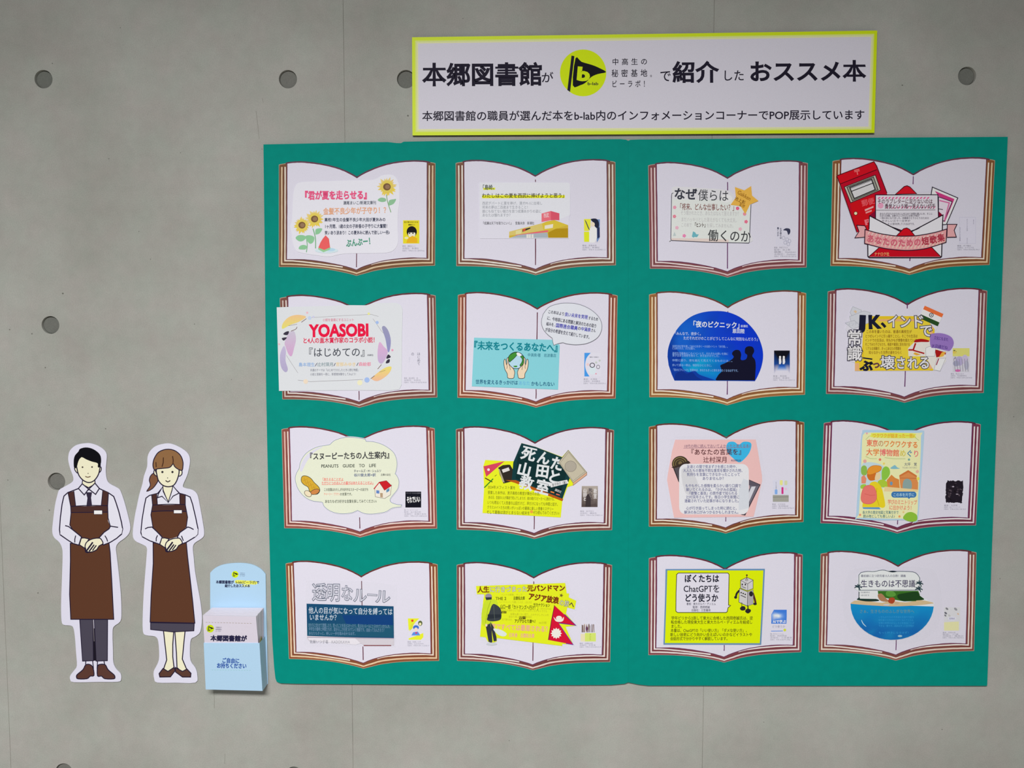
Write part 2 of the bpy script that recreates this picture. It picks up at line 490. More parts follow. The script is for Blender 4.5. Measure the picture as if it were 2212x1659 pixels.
slab('board_panel', right, D_BOARD0, D_BOARD, None, board, M_GREEN)

# printed gradients: rings of vertices from the rim to the centre, each with its own ink
def gfill(pr, pts, fn, rings=8, c=None):
    n = len(pts); cx, cy = c or (sum(p[0] for p in pts) / n, sum(p[1] for p in pts) / n)
    P = []; cols = []; fs = []
    for r in range(rings):
        k = 1 - r / rings
        for x, y in pts:
            X, Y = cx + (x - cx) * k, cy + (y - cy) * k
            P.append((X, Y)); cols.append(alb(fn(X, Y)))
    P.append((cx, cy)); cols.append(alb(fn(cx, cy)))
    for r in range(rings - 1):
        for i in range(n):
            j = (i + 1) % n; fs.append((r * n + i, (r + 1) * n + i, (r + 1) * n + j, r * n + j))
    b = (rings - 1) * n
    for i in range(n): fs.append((b + i, n * rings, b + (i + 1) % n))
    pr._add(pr.f(P), fs, cols); pr._next()
def mixc(a, b, t): t = max(0, min(1, t)); return tuple(a[i] * (1 - t) + b[i] * t for i in range(3))
def blot(seed, x, y):
    return (math.sin(x * .013 * seed + y * .009 + seed) + math.sin(y * .017 * seed - x * .006 + 2 * seed) + math.sin((x + y) * .021 + seed * 3)) / 3

# ================================================================== open-book cutouts
B0 = D_BOARD + 0.0001; B1 = D_BOARD + 0.0008         # book sheet back and face
CANON = [(65, 138), (2112, 125), (2117, 1447), (72, 1457)]
def homography(src, dst):
    A = []; B = []
    for (x, y), (u, v) in zip(src, dst):
        A.append([x, y, 1, 0, 0, 0, -u * x, -u * y]); B.append(u)
        A.append([0, 0, 0, x, y, 1, -v * x, -v * y]); B.append(v)
    n = 8
    for i in range(n):                                # Gauss elimination
        p = max(range(i, n), key=lambda r: abs(A[r][i])); A[i], A[p] = A[p], A[i]; B[i], B[p] = B[p], B[i]
        for r in range(n):
            if r != i:
                m = A[r][i] / A[i][i]
                for c in range(i, n): A[r][c] -= m * A[i][c]
                B[r] -= m * B[i]
    h = [B[i] / A[i][i] for i in range(n)] + [1]
    return lambda x, y: ((h[0] * x + h[1] * y + h[2]) / (h[6] * x + h[7] * y + h[8]), (h[3] * x + h[4] * y + h[5]) / (h[6] * x + h[7] * y + h[8]))
def crv(pts, n=5): return smooth(pts, n, False)
TOPL = crv([(150, 122), (178, 108), (300, 98), (430, 103), (600, 125), (800, 170), (950, 226), (1087, 300)])
TOPR = crv([(1087, 300), (1200, 235), (1400, 155), (1600, 108), (1800, 90), (1950, 94), (2020, 104), (2050, 114)])
BOTL = crv([(72, 1457), (250, 1459), (450, 1467), (700, 1490), (950, 1537), (1090, 1574)])
BOTR = crv([(1090, 1574), (1200, 1545), (1350, 1507), (1600, 1472), (1900, 1455), (2117, 1447)])
OUTER = [(65, 138), (92, 130)] + TOPL + TOPR[1:] + [(2080, 118), (2112, 127)] + BOTR[::-1] + BOTL[::-1][1:]
INL = crv([(166, 1366), (400, 1369), (600, 1392), (800, 1427), (950, 1462), (1088, 1505)])
INR = crv([(1088, 1505), (1200, 1455), (1400, 1397), (1600, 1366), (1800, 1351), (2014, 1357)])
INNER = [(168, 116)] + [p for p in TOPL if p[0] > 176] + [p for p in TOPR[1:] if p[0] < 2010] + [(2012, 112)] + INR[::-1] + INL[::-1][1:]
books = {}
def open_book(key, fr, corners, label, band, stripe, gut=((330, 1470),)):
    """key row,column; corners of the cutout in its frame; band/stripe printed crayon colours; gut: visible gutter spans"""
    H = homography(CANON, corners); f = fr
    m = lambda pts: [f(H(x, y))[0] for x, y in pts]
    cxy = m([(1090, 830)])[0]
    t = thing('open_book_cutout', label, 'paper cutout', at(cxy[0], cxy[1], B0), 'open-book cutouts on the green board')
    rim = mixc(band, (226, 216, 196), 0.55)
    grow = [(1090 + (x - 1090) * 1.006, 830 + (y - 830) * 1.009) for x, y in OUTER]
    slab('book_sheet', m(grow), B0, B1, rim, t, M_PAPER, edge=(180, 170, 160))
    pr = Print(fr, B1, t); random.seed(hash(key[0] * 10 + key[1]) % 97)
    pr.fill(m(OUTER), band)
    s = f.k
    dk = mixc(band, (70, 30, 40), 0.22)
    def thick(p):                                     # more points along the straight runs, for a crayon wobble
        o = []
        for a, b in zip(p, p[1:]):
            n = max(1, int(math.hypot(b[0] - a[0], b[1] - a[1]) / 60))
            o += [(a[0] + (b[0] - a[0]) * k / n, a[1] + (b[1] - a[1]) * k / n) for k in range(n)]
        return o + [p[-1]]
    def stripe_path(a, lx, rx, ty, t):
        bl = [(x, y * (1 - t) + yi * t) for (x, y), (_, yi) in zip(BOTL, INL)]
        br = [(x, y * (1 - t) + yi * t) for (x, y), (_, yi) in zip(BOTR, INR)]
        return [(lx, ty), (lx + 2, 500), (lx + 4, 1000), (lx + 4, bl[0][1])] + [p for p in bl[1:] if p[0] > lx + 60], [p for p in br[:-1] if p[0] < rx - 60] + [(rx + 3, br[-1][1]), (rx + 3, 1000), (rx, 500), (rx - 2, ty - 12)]
    M1, M2 = stripe_path(0, 118, 2060, 150, 0.60)
    pr.stroke(m(M1), 12 * s, dk, jit=0.2); pr.stroke(m(M2), 12 * s, dk, jit=0.2)
    pr.stroke(m([(72, 150), (77, 800), (80, 1450)]), 9 * s, dk, jit=0.3); pr.stroke(m([(2106, 140), (2108, 800), (2110, 1440)]), 9 * s, dk, jit=0.3)
    A1, A2 = stripe_path(0, 98, 2083, 162, 0.37)
    A1 = thick(A1); A2 = thick(A2)
    pr.stroke(m(A1 + A2[1:]), 19 * s, mixc(stripe, (236, 226, 214), 0.25), jit=0.13)
    C1, C2 = stripe_path(0, 141, 2040, 160, 0.84)
    C1 = thick([p for p in C1 if p[0] < 930]); C2 = thick([p for p in C2 if p[0] > 1280])
    lite = mixc(stripe, (234, 230, 226), 0.72)
    pr.stroke(m(C1), 16 * s, lite, jit=0.15); pr.stroke(m(C2), 16 * s, lite, jit=0.15)
    pr.flush('page_edges')
    pr.fill(m(INNER), PAGE)
    pr.flush('page')
    purple = mixc(band, (85, 40, 95), 0.5)
    pr.stroke(m(thick([(165, 112), (168, 500), (169, 1000), (167, 1366)]) + [p for p in INL if p[0] > 180]), 11 * s, purple, jit=0.2)
    pr.stroke(m([p for p in INR if p[0] < 2000] + thick([(2014, 1357), (2014, 1000), (2012, 500), (2009, 100)])), 11 * s, purple, jit=0.2)
    pr.stroke(m([(150, 122)] + TOPL + TOPR[1:]), 19 * s, (98, 62, 78) if key[0] < 2 else mixc(band, (70, 30, 50), 0.55), jit=0.14)
    for a, b in gut: pr.stroke(m([(1088, a), (1089, (a + b) / 2), (1088, b)]), 12 * s, (100, 52, 100) if key[1] > 2 else (98, 48, 66), jit=0.2)
    pr.flush('page_outline')
    books[key] = (t, pr, H)
    return t, pr
TAN = (150, 100, 52); BRN = (128, 82, 66); MAR = (122, 66, 74)
CRM = (206, 176, 134); PNK = (196, 160, 156); GRY = (200, 198, 190)
def cap(pr, x, y, w, h, n, who):
    rows = ['著者：' + who[0], '出版社：' + who[1], 'ISBN：978-4-' + who[2]]
    if n > 3: rows.insert(1, '監修：' + who[3] if len(who) > 3 else '訳者：' + who[0])
    if n > 4: rows.insert(2, '編集：' + who[1])
    for i, r in enumerate(rows[:n]):
        ww = w * (0.62, 0.75, 1, 1, 1)[i] if i < n - 1 else w
        pr.text(r, x, y + i * h / n, ww, h / n * 0.92, (150, 149, 162), 0)
    pr.flush('caption_lettering')

CARD0 = B1 + 0.0004; CARD1 = CARD0 + 0.0004
def card(name, label, fr, pts, col, cat='card', edge=None, lift=0.0, mat=None, sheet='card_sheet'):
    px = fr(pts); c = (sum(p[0] for p in px) / len(px), sum(p[1] for p in px) / len(px))
    t = thing(name, label, cat, at(c[0], c[1], CARD0 + lift), 'recommendation cards on the open-book cutouts')
    slab(sheet, px, CARD0 + lift, CARD1 + lift, col, t, mat or M_CARD, edge=edge)
    return t, Print(fr, CARD1 + lift, t)
def film(t, fr, pts, lift=0.0):
    slab('laminate_film', fr(pts), CARD0 + lift - 0.00022, CARD0 + lift - 0.00012, None, t, M_FILM)
def paras(pr, rows, col, b=0.0):
    """rows: (text, x, y, w, h[, rot])"""
    for r in rows: pr.text(r[0], r[1], r[2], r[3], r[4], col, b, r[5] if len(r) > 5 else 0)

# ---------------- row 1
f = Frame(590, 330, 370)
t, pr = open_book((1, 1), f, [(80, 160), (2090, 140), (2085, 1452), (80, 1470)],
                  'open-book cutout behind the sunflower card, top row at the board\'s upper left corner', (118, 82, 56), (196, 170, 130), ((1060, 1470),))
pr.rect((226, 214, 40), 1678, 872, 1888, 1172)
pr.ell((20, 18, 20), 1790, 1020, 66, 72); pr.ell((238, 226, 205), 1790, 1052, 48, 42); pr.poly((20, 18, 20), (1732, 1000), (1850, 1000), (1840, 1030), (1740, 1030))
pr.poly((236, 176, 30), (1740, 1105), (1800, 1070), (1860, 1105), (1862, 1165), (1720, 1165)); pr.ell((240, 226, 170), 1722, 1100, 26, 16)
for x in (1762, 1806): pr.ell((40, 30, 30), x, 1040, 9, 9)
pr.text('君が夏を走らせる', 1690, 885, 185, 22, (90, 80, 20), 0.02); pr.text('瀬尾まいこ', 1745, 920, 90, 20, (60, 50, 20), 0.03)
pr.flush('cover_thumbnail', 'yellow book cover print with a black-haired child'); cap(pr, 1668, 1192, 285, 88, 3, ('瀬尾まいこ', '新潮社', '10-129773-6'))
t, pr = card('sunflower_card', 'white rounded card with three printed sunflowers and a watermelon slice', f,
             smooth([(262, 520), (290, 425), (370, 378), (700, 366), (1000, 356), (1250, 352), (1340, 330), (1400, 295), (1490, 280), (1565, 300), (1612, 370), (1630, 450), (1632, 620), (1612, 800), (1610, 1000), (1616, 1120), (1590, 1220), (1500, 1285), (1300, 1297), (1000, 1300), (860, 1312), (720, 1342), (560, 1325), (400, 1300), (300, 1265), (255, 1160), (240, 1040), (222, 950), (245, 860), (252, 700)], 4), (222, 221, 230), edge=(240, 240, 244))
def sunflower(pr, cx, cy, r, seed):
    rnd = random.Random(seed)
    for k in range(20):
        a = k * 18 + rnd.uniform(-6, 6); ln = r * rnd.uniform(.8, 1.05)
        ca, sa = math.cos(math.radians(a)), math.sin(math.radians(a)); wd = r * .15
        c = (230, 205, 70) if sa > 0 else (228, 206, 130)
        c = mixc(c, (226, 196, 110), rnd.random() * .6)
        pr.poly(c, (cx, cy), (cx + ca * ln * .6 - sa * wd, cy + sa * ln * .6 + ca * wd), (cx + ca * ln, cy + sa * ln), (cx + ca * ln * .6 + sa * wd, cy + sa * ln * .6 - ca * wd))
    pr.ell((222, 200, 92), cx, cy, r * .62); pr.ell((120, 88, 56), cx, cy, r * .38, r * .36); pr.ell((150, 118, 88), cx + r * .05, cy, r * .24, r * .22)
pr.line((130, 170, 120), 10, (1462, 540), (1480, 640), (1522, 770), sm=True)
for p in ([(1350, 612), (1390, 580), (1450, 590), (1455, 625), (1400, 636)], [(1490, 670), (1500, 615), (1560, 600), (1588, 600), (1560, 655), (1510, 680)]): pr.poly((142, 190, 150), *p, sm=True)
sunflower(pr, 1470, 440, 130, 3); pr.flush('printed_sunflower')
pr.line((120, 175, 130), 12, (515, 980), (545, 1100), (548, 1235), sm=True); pr.line((120, 175, 130), 10, (425, 1080), (440, 1190), (430, 1285), sm=True)
for p in ([(545, 1050), (550, 990), (600, 975), (635, 985), (600, 1040), (560, 1055)], [(290, 1100), (330, 1065), (400, 1068), (425, 1100), (380, 1140), (330, 1140)], [(415, 1080), (470, 1065), (530, 1090), (520, 1150), (480, 1175), (440, 1140)], [(330, 1240), (345, 1205), (390, 1190), (435, 1205), (420, 1245), (370, 1250)]): pr.poly((140, 196, 150), *p, sm=True)
sunflower(pr, 535, 855, 122, 5); pr.flush('printed_sunflower'); sunflower(pr, 372, 935, 122, 9)
pr.flush('printed_sunflower')
pr.ell((206, 224, 240), 690, 1262, 150, 34); pr.ell((180, 212, 240), 740, 1252, 62, 22); pr.poly((150, 200, 150), (580, 1245), (650, 1285), (735, 1250), (740, 1220), (590, 1215)); pr.poly((236, 96, 96), (678, 1066), (720, 1110), (735, 1222), (660, 1255), (584, 1225), (610, 1160), (640, 1110))
pr.flush('printed_watermelon')
pr.text('『君が夏を走らせる』', 360, 492, 900, 118, (232, 84, 130), 0.04, -0.6); pr.flush('title_lettering')
pr.text('瀬尾まいこ/新潮文庫刊', 905, 622, 425, 50, (90, 96, 110), 0.01, -0.5)
pr.text('金髪不良少年が子守り！？', 645, 710, 850, 92, (240, 168, 128), 0.02, -1.2)
paras(pr, [('高校1年生の金髪不良少年大田が夏休みの', 662, 838, 790, 52, -0.2), ('1ヶ月間、1歳の女の子鈴香の子守りに大奮闘！', 665, 922, 832, 56, -0.4), ('笑いあり涙あり！この夏休みに読んで欲しい一冊♪', 665, 1006, 842, 54, -0.4)], (62, 68, 92), 0.015)
pr.text('ぶんぶー！', 935, 1118, 360, 104, (70, 150, 120), 0.03, -6)
pr.flush('body_lettering')

f = Frame(975, 330, 370)
t, pr = open_book((1, 2), f, [(62, 140), (2112, 125), (2118, 1447), (70, 1458)],
                  'open-book cutout behind the yellow-highlighted card, top row below the sign\'s left end', (124, 88, 70), (204, 196, 178), ((345, 410), (1090, 1450)))
pr.rect((214, 210, 220), 1712, 856, 1920, 1160); pr.poly((220, 228, 40), (1712, 1020), (1780, 1020), (1780, 1150), (1715, 1150)); pr.poly((226, 226, 60), (1712, 856), (1800, 856), (1790, 1010), (1715, 1010))
pr.poly((110, 140, 190), (1860, 860), (1918, 860), (1915, 1100), (1880, 1160)); pr.poly((30, 36, 60), (1800, 858), (1870, 852), (1905, 900), (1900, 970), (1860, 960), (1830, 900), sm=True)
pr.poly((232, 230, 232), (1780, 990), (1830, 940), (1880, 980), (1880, 1100), (1850, 1160), (1780, 1160)); pr.ell((236, 214, 190), 1826, 925, 26, 30)
for k in range(8): pr.line((70, 80, 90), 8, (1725 + k * 6, 870 + k * 15), (1745 + k * 6, 900 + k * 14))
pr.poly((40, 50, 90), (1880, 980), (1915, 960), (1918, 1090), (1885, 1110))
pr.flush('cover_thumbnail', 'book cover print with a figure in white'); cap(pr, 1690, 1185, 300, 80, 3, ('宮島未奈', '新潮社', '10-354951-2'))
t, pr = card('highlighted_title_card', 'clear rectangular card with yellow-highlighted title and a printed department store', f,
             [(372, 378), (1500, 378), (1535, 390), (1540, 420), (1538, 800), (1522, 830), (1516, 1108), (372, 1108), (360, 1095), (356, 400)], (215, 213, 225), edge=(226, 226, 232))
pr.poly((222, 223, 230), (366, 386), (1500, 386), (1528, 400), (1530, 800), (1430, 850), (1150, 870), (366, 860))
pr.flush('white_panel')
pr.poly((220, 226, 60), (412, 452), (566, 450), (566, 478), (412, 480)); pr.poly((226, 228, 40), (396, 548), (1466, 548), (1466, 584), (396, 588))
pr.flush('highlighter_marks')
pr.text('「島崎、', 375, 410, 210, 70, (70, 84, 70), 0.02); pr.text('わたしはこの夏を西武に捧げようと思う」', 395, 520, 1095, 64, (74, 66, 30), 0.018); pr.flush('title_lettering')
paras(pr, [('西武デパートに夏を捧げ、漫才M-1に出場し', 398, 628, 780, 46), ('将来の夢は二百歳まで生きること！', 398, 680, 615, 46), ('誰にも似てない魅力を放つ成瀬あかりの姿に', 398, 732, 765, 46), ('あなたは憧れますか？', 398, 782, 385, 46)], (146, 150, 158), 0.004)
paras(pr, [('『成瀬は天下を取りにいく』　宮島未奈　新潮社', 392, 888, 680, 42)], (90, 90, 96), 0.015); pr.flush('body_lettering')
pr.poly((206, 176, 60), (748, 1020), (1160, 915), (1240, 885), (1330, 868), (1508, 935), (1508, 1098), (745, 1098)); pr.poly((178, 142, 18), (1250, 1030), (1350, 980), (1508, 975), (1508, 1098), (1255, 1098)); pr.poly((214, 194, 110), (750, 1018), (1180, 908), (1330, 890), (1320, 940), (1200, 1000), (830, 1060), (750, 1070))
pr.poly((214, 190, 60), (1170, 915), (1330, 870), (1500, 935), (1340, 985), (1240, 1000), (1190, 1000))
pr.poly((228, 96, 120), (830, 1062), (1250, 1000), (1250, 1020), (830, 1074)); pr.poly((168, 178, 186), (760, 1098), (860, 1062), (1000, 1046), (1240, 1030), (1250, 1098))
for x in (970, 1000, 1035): pr.poly((222, 220, 214), (x, 1056), (x + 26, 1052), (x + 26, 1098), (x, 1098))
pr.poly((222, 214, 150), (832, 1010), (905, 990), (905, 1040), (832, 1058)); pr.poly((60, 50, 40), (918, 990), (1020, 965), (1020, 980), (918, 1024)); pr.poly((214, 80, 60), (925, 985), (960, 976), (955, 1012), (925, 1018))
pr.poly((230, 222, 205), (1205, 940), (1315, 920), (1310, 970), (1205, 985)); pr.poly((232, 110, 124), (1165, 785), (1285, 752), (1285, 870), (1165, 895)); pr.poly((214, 84, 104), (1285, 752), (1395, 782), (1395, 872), (1330, 868), (1285, 872))
pr.text('西武', 1188, 780, 70, 60, (244, 200, 205), 0.02, -4)
pr.flush('printed_building')

f = Frame(1385, 330, 370)
t, pr = open_book((1, 3), f, [(97, 170), (2146, 140), (2130, 1475), (118, 1492)],
                  'open-book cutout behind the orange star card, top row below the sign\'s right end', (128, 74, 76), (196, 162, 166), ((350, 490), (1120, 1465)))
pr.rect((214, 212, 226), 1740, 955, 1940, 1205); pr.poly((58, 60, 84), (1835, 1000), (1870, 975), (1920, 985), (1925, 1030), (1900, 1060), (1880, 1010), sm=True)
for x, y in ((1885, 1120), (1840, 1100), (1860, 1160), (1915, 1140), (1900, 1180)): pr.ell(None, x, y, 18, 22, ol=(160, 160, 180), lw=5)
pr.vtext('なぜ僕らは', 1790, 968, 24, 145, (70, 72, 96), 0.03); pr.vtext('働くのか', 1755, 960, 24, 120, (70, 72, 96), 0.03)
pr.flush('cover_thumbnail', 'pale book cover print with vertical title'); cap(pr, 1716, 1212, 285, 140, 5, ('学研プラス', 'Gakken', '05-501307-9', '池上彰'))
t, pr = card('star_card', 'clear card with brush-written black title and an orange paper star on its corner', f,
             smooth([(392, 520), (420, 440), (520, 440), (900, 460), (1100, 480), (1190, 540), (1250, 650), (1415, 665), (1420, 700), (1405, 1000), (1420, 1060), (1396, 1165), (900, 1155), (390, 1132), (382, 1100)], 3), (219, 218, 222))
pr.poly((221, 225, 221), (398, 600), (1170, 615), (1408, 680), (1396, 1160), (900, 1150), (390, 1128))
pr.poly((222, 205, 198), (388, 1102), (900, 1110), (1130, 1122), (1130, 1156), (880, 1150), (390, 1130))
pr.line((62, 62, 78), 8, (416, 518), (396, 528), (392, 560), (383, 1118), (392, 1132), (890, 1156), (1390, 1166), (1398, 1150), (1418, 668))
pr.ell((236, 236, 232), 1100, 590, 76, 52); pr.flush('white_panel')  # bright oval: glossy highlight of the laminate, painted as a pale shape
pr.text('なぜ', 425, 448, 300, 160, (58, 60, 72), 0.03, 1.5); pr.text('僕らは', 735, 465, 400, 160, (62, 64, 70), 0.004, 1.5)
pr.flush('title_lettering'); pr.text('働くのか', 862, 985, 560, 160, (52, 54, 58), 0.008, 1.5); pr.flush('title_lettering')
pr.text('「将来、どんな仕事したい？」', 470, 648, 765, 92, (128, 74, 70), 0.014, 1)
paras(pr, [('そう聞かれたとき、あなたはなんて答えますか？', 510, 742, 770, 64, 1), ('まだハッキリとした答えがなくても大丈夫。', 515, 828, 740, 62, 1), ('この本で', 515, 902, 140, 58, 1), ('を探してみませんか。', 845, 908, 370, 58, 1)], (186, 184, 186), 0.0)
pr.text('「ヒント」', 672, 898, 180, 64, (70, 50, 46), 0.03, 1); pr.flush('body_lettering')
for x, y, c in ((433, 705, (236, 150, 175)), (430, 822, (226, 130, 150)), (462, 968, (240, 175, 195)), (556, 1072, (242, 130, 175)), (1245, 718, (226, 90, 130)), (1336, 790, (236, 140, 160)), (1355, 890, (232, 110, 140)), (1280, 985, (238, 180, 195))):
    for k in range(5): pr.ell(c, x + 13 * math.cos(k * 1.257), y + 13 * math.sin(k * 1.257), 11, 11, n=8)
pr.poly((110, 178, 190), (655, 1080), (670, 1015), (700, 1030), (710, 1052), (745, 1055), (720, 1090), (690, 1085), (675, 1096)); pr.poly((186, 200, 200), (410, 1075), (430, 1020), (450, 1070)); pr.flush('printed_blossoms')
st = [(1212, 443), (1333, 485), (1420, 430), (1432, 553), (1515, 622), (1405, 668), (1345, 792), (1285, 688), (1155, 672), (1225, 575)]
pts = f(st); slab('paper_star', pts, CARD1 + 0.0002, CARD1 + 0.0006, (238, 178, 70), t, M_CARD, 'orange paper star')
pr.d = CARD1 + 0.00062
pr.text('Gakken', 1268, 468, 195, 74, (150, 96, 20), 0.006, 30); pr.text('池上彰', 1222, 558, 150, 54, (120, 74, 20), 0.01, 26); pr.text('監修', 1282, 640, 76, 50, (150, 96, 20), 0.01, 26); pr.flush('star_lettering')

f = Frame(1780, 330, 380)
t, pr = open_book((1, 4), f, [(114, 112), (2144, 100), (2075, 1405), (87, 1418)],
                  'open-book cutout behind the red postbox card, top row at the board\'s upper right corner', (136, 88, 52), (206, 176, 130), ((320, 420), (1300, 1400)))
pr.rect((216, 213, 228), 1705, 812, 1905, 1140, ol=(196, 194, 214), lw=4)
for x, a, b, n in ((1800, 830, 985, 9), (1800, 1070, 1145, 5), (1710, 935, 1110, 10), (1880, 840, 900, 4)): pr.vtext('あなたのための短歌集'[:n], x - 7, a, 14, b - a, (110, 108, 130), 0.0)
pr.flush('cover_thumbnail', 'very pale book cover print with vertical lettering'); cap(pr, 1675, 1158, 280, 72, 3, ('木下龍也', 'ナナロク社', '904292-99-0'))
RED = (208, 14, 32)
shape = [(155, 290), (630, 105), (660, 150), (790, 505), (905, 505), (1010, 418), (1060, 418), (1165, 510), (1290, 498), (1340, 500), (1362, 432), (1682, 568), (1560, 895), (1675, 900), (1640, 975), (1668, 1062), (1545, 1065), (1535, 1130), (1485, 1155), (1478, 1305), (1460, 1318), (570, 1318), (550, 1300), (548, 1155), (505, 1140), (505, 1073), (385, 1072), (420, 1000), (405, 1005)]
t, pr = card('postbox_card', 'card cut around a red postbox, open envelope with letter and pink ribbon banner', f, shape, (218, 215, 224), edge=(70, 20, 30), lift=0.0003)
pr.poly((190, 10, 40), (160, 292), (625, 112), (660, 155), (860, 700), (1000, 1000), (412, 1000))
pr.poly(RED, (160, 292), (625, 112), (662, 205), (200, 392)); pr.poly((206, 14, 26), (330, 640), (620, 530), (760, 880), (560, 1000), (440, 1000), (390, 920))
pr.line((70, 8, 20), 9, (205, 392), (665, 212)); pr.line((80, 8, 20), 10, (160, 292), (200, 392), (412, 1000)); pr.line((80, 8, 20), 10, (160, 290), (628, 112), (662, 165), (792, 508))
fr_ = [(255, 430), (645, 280), (712, 468), (335, 628)]
pr.poly((196, 192, 176), *fr_, ol=(40, 36, 36), lw=9)
sc = lambda k: [(484 + (x - 484) * k, 452 + (y - 452) * k) for x, y in fr_]
pr.poly((150, 150, 140), *sc(.86), ol=(30, 28, 30), lw=9); pr.poly((214, 212, 214), *sc(.70), ol=(24, 22, 26), lw=12); pr.line((30, 28, 30), 10, (345, 485), (625, 378)); pr.line((60, 58, 60), 7, (325, 450), (600, 345))
pr.text('〒', 362, 208, 92, 88, (240, 120, 120), 0.03, -12); pr.text('郵便', 462, 598, 165, 84, (236, 92, 100), 0.03, -14)
pr.poly((240, 170, 170), (512, 712), (622, 668), (622, 690), (516, 736)); pr.poly((240, 150, 150), (522, 746), (600, 716), (600, 738), (526, 766)); pr.text('P', 498, 832, 74, 92, (238, 120, 130), 0.04, -14)
pr.ell((238, 226, 180), 398, 762, 22, ol=(80, 10, 20), lw=6); pr.flush('printed_postbox')
pr.poly((238, 234, 240), (1362, 432), (1682, 568), (1540, 900), (1500, 905), (1300, 830), ol=(40, 34, 50), lw=11)
pr.poly((204, 60, 130), (1392, 480), (1640, 582), (1520, 870), (1490, 860), (1560, 640), (1440, 545)); pr.poly((226, 214, 226), (1440, 555), (1610, 615), (1512, 860), (1440, 830), ol=(40, 34, 50), lw=9)
pr.line((212, 110, 160), 16, (1450, 600), (1575, 630), (1515, 850)); pr.line((40, 34, 50), 9, (1440, 705), (1495, 715)); pr.flush('printed_photographs')
pr.poly((214, 20, 40), (900, 520), (1010, 424), (1045, 415), (1080, 430), (1165, 515), ol=(60, 8, 20), lw=10)
pr.poly((140, 10, 50), (565, 795), (645, 725), (1430, 725), (1500, 790), (1490, 960), (570, 960))
pr.poly((222, 218, 226), (648, 530), (1432, 528), (1440, 880), (1040, 1000), (648, 860), ol=(34, 24, 44), lw=11)
for k in range(15): pr.poly((226, 90, 150), (672 + k * 44, 580), (692 + k * 44, 556), (712 + k * 44, 556), (692 + k * 44, 580))
for k in range(17): pr.poly((226, 120, 160), (780 + k * 37, 702), (800 + k * 37, 672), (812 + k * 37, 672), (794 + k * 37, 702))
pr.ell((240, 160, 190), 712, 664, 36, 36)
pr.text('そのラブレターに足りないのは', 672, 578, 695, 66, (96, 52, 70), 0.012); pr.text('勇気という唯一見えない切手', 762, 640, 640, 66, (80, 40, 60), 0.014)
pr.line((70, 60, 70), 5, (655, 722), (1400, 718))
paras(pr, [('あなたがだれかのために心を込めて言葉を選ぶとき、そこに', 700, 752, 665, 30), ('生まれる短歌。お題をもとに作られた百首の手紙が', 700, 778, 500, 28), ('一冊の本になりました。依頼者ひとりひとりのための', 700, 806, 620, 30), ('やさしい三十一文字が', 725, 842, 360, 28), ('そっと背中を押してくれるはずです。', 800, 880, 350, 30)], (96, 90, 104), 0.01)
pr.flush('printed_letter')
pr.poly((226, 224, 230), (572, 795), (1040, 1040), (1495, 785), (1490, 1000), (1480, 1310), (555, 1310)); pr.line((30, 22, 34), 13, (572, 792), (1000, 1010)); pr.line((30, 22, 34), 13, (1060, 1012), (1496, 782), (1490, 900), (1478, 1305), (1460, 1318), (570, 1318), (552, 1302), (550, 1150)); pr.line((30, 22, 34), 11, (572, 790), (566, 960))
pr.poly(RED, (905, 1050), (1000, 955), (1040, 945), (1075, 962), (1140, 1040), (1140, 1080), (905, 1080), ol=(60, 8, 20), lw=9)
pr.poly((196, 12, 34), (565, 1308), (690, 1195), (1020, 1225), (1350, 1180), (1470, 1308)); pr.line((50, 8, 18), 9, (562, 1308), (690, 1195)); pr.line((50, 8, 18), 9, (1350, 1185), (1470, 1308)); pr.text('ナナロク社', 632, 1248, 190, 50, (240, 190, 120), 0.01); pr.flush('printed_envelope')
tail = (226, 168, 170)
pr.poly(tail, (412, 912), (512, 918), (530, 950), (512, 1060), (388, 1070), (440, 990), ol=(40, 20, 40), lw=10); pr.poly(tail, (1552, 900), (1672, 900), (1636, 975), (1664, 1060), (1545, 1062), ol=(40, 20, 40), lw=10)
rb = smooth([(516, 965), (700, 1015), (900, 1045), (1050, 1048), (1200, 1038), (1400, 1000), (1545, 958)], 4, False) + smooth([(1535, 1125), (1400, 1170), (1250, 1210), (1050, 1228), (850, 1215), (700, 1190), (510, 1140)], 4, False)
pr.poly((228, 160, 162), *rb)
for k in range(22):
    x = 530 + k * 46; y = 970 + 80 * math.sin((x - 516) / 1030 * math.pi); pr.poly((234, 196, 180), (x, y + 158 - 5), (x + 50, y + 70), (x + 50, y + 92), (x + 16, y + 162))
for k in range(21):
    x = 545 + k * 46; y = 975 + 78 * math.sin((x - 516) / 1030 * math.pi); pr.poly((238, 206, 196), (x, y + 42), (x + 26, y + 6), (x + 40, y + 6), (x + 14, y + 42))
for i, ch in enumerate('あなたのための短歌集'):
    x = 545 + i * 97; pr.text(ch, x, 1005 + 76 * math.sin((x + 48 - 516) / 1030 * math.pi), 92, 104, (206, 96, 116) if i < 7 else (176, 50, 70), 0.03, 7 - i * 1.6)
pr.stroke(f(rb), 11 * f.k, (50, 24, 44), True); pr.flush('printed_ribbon')

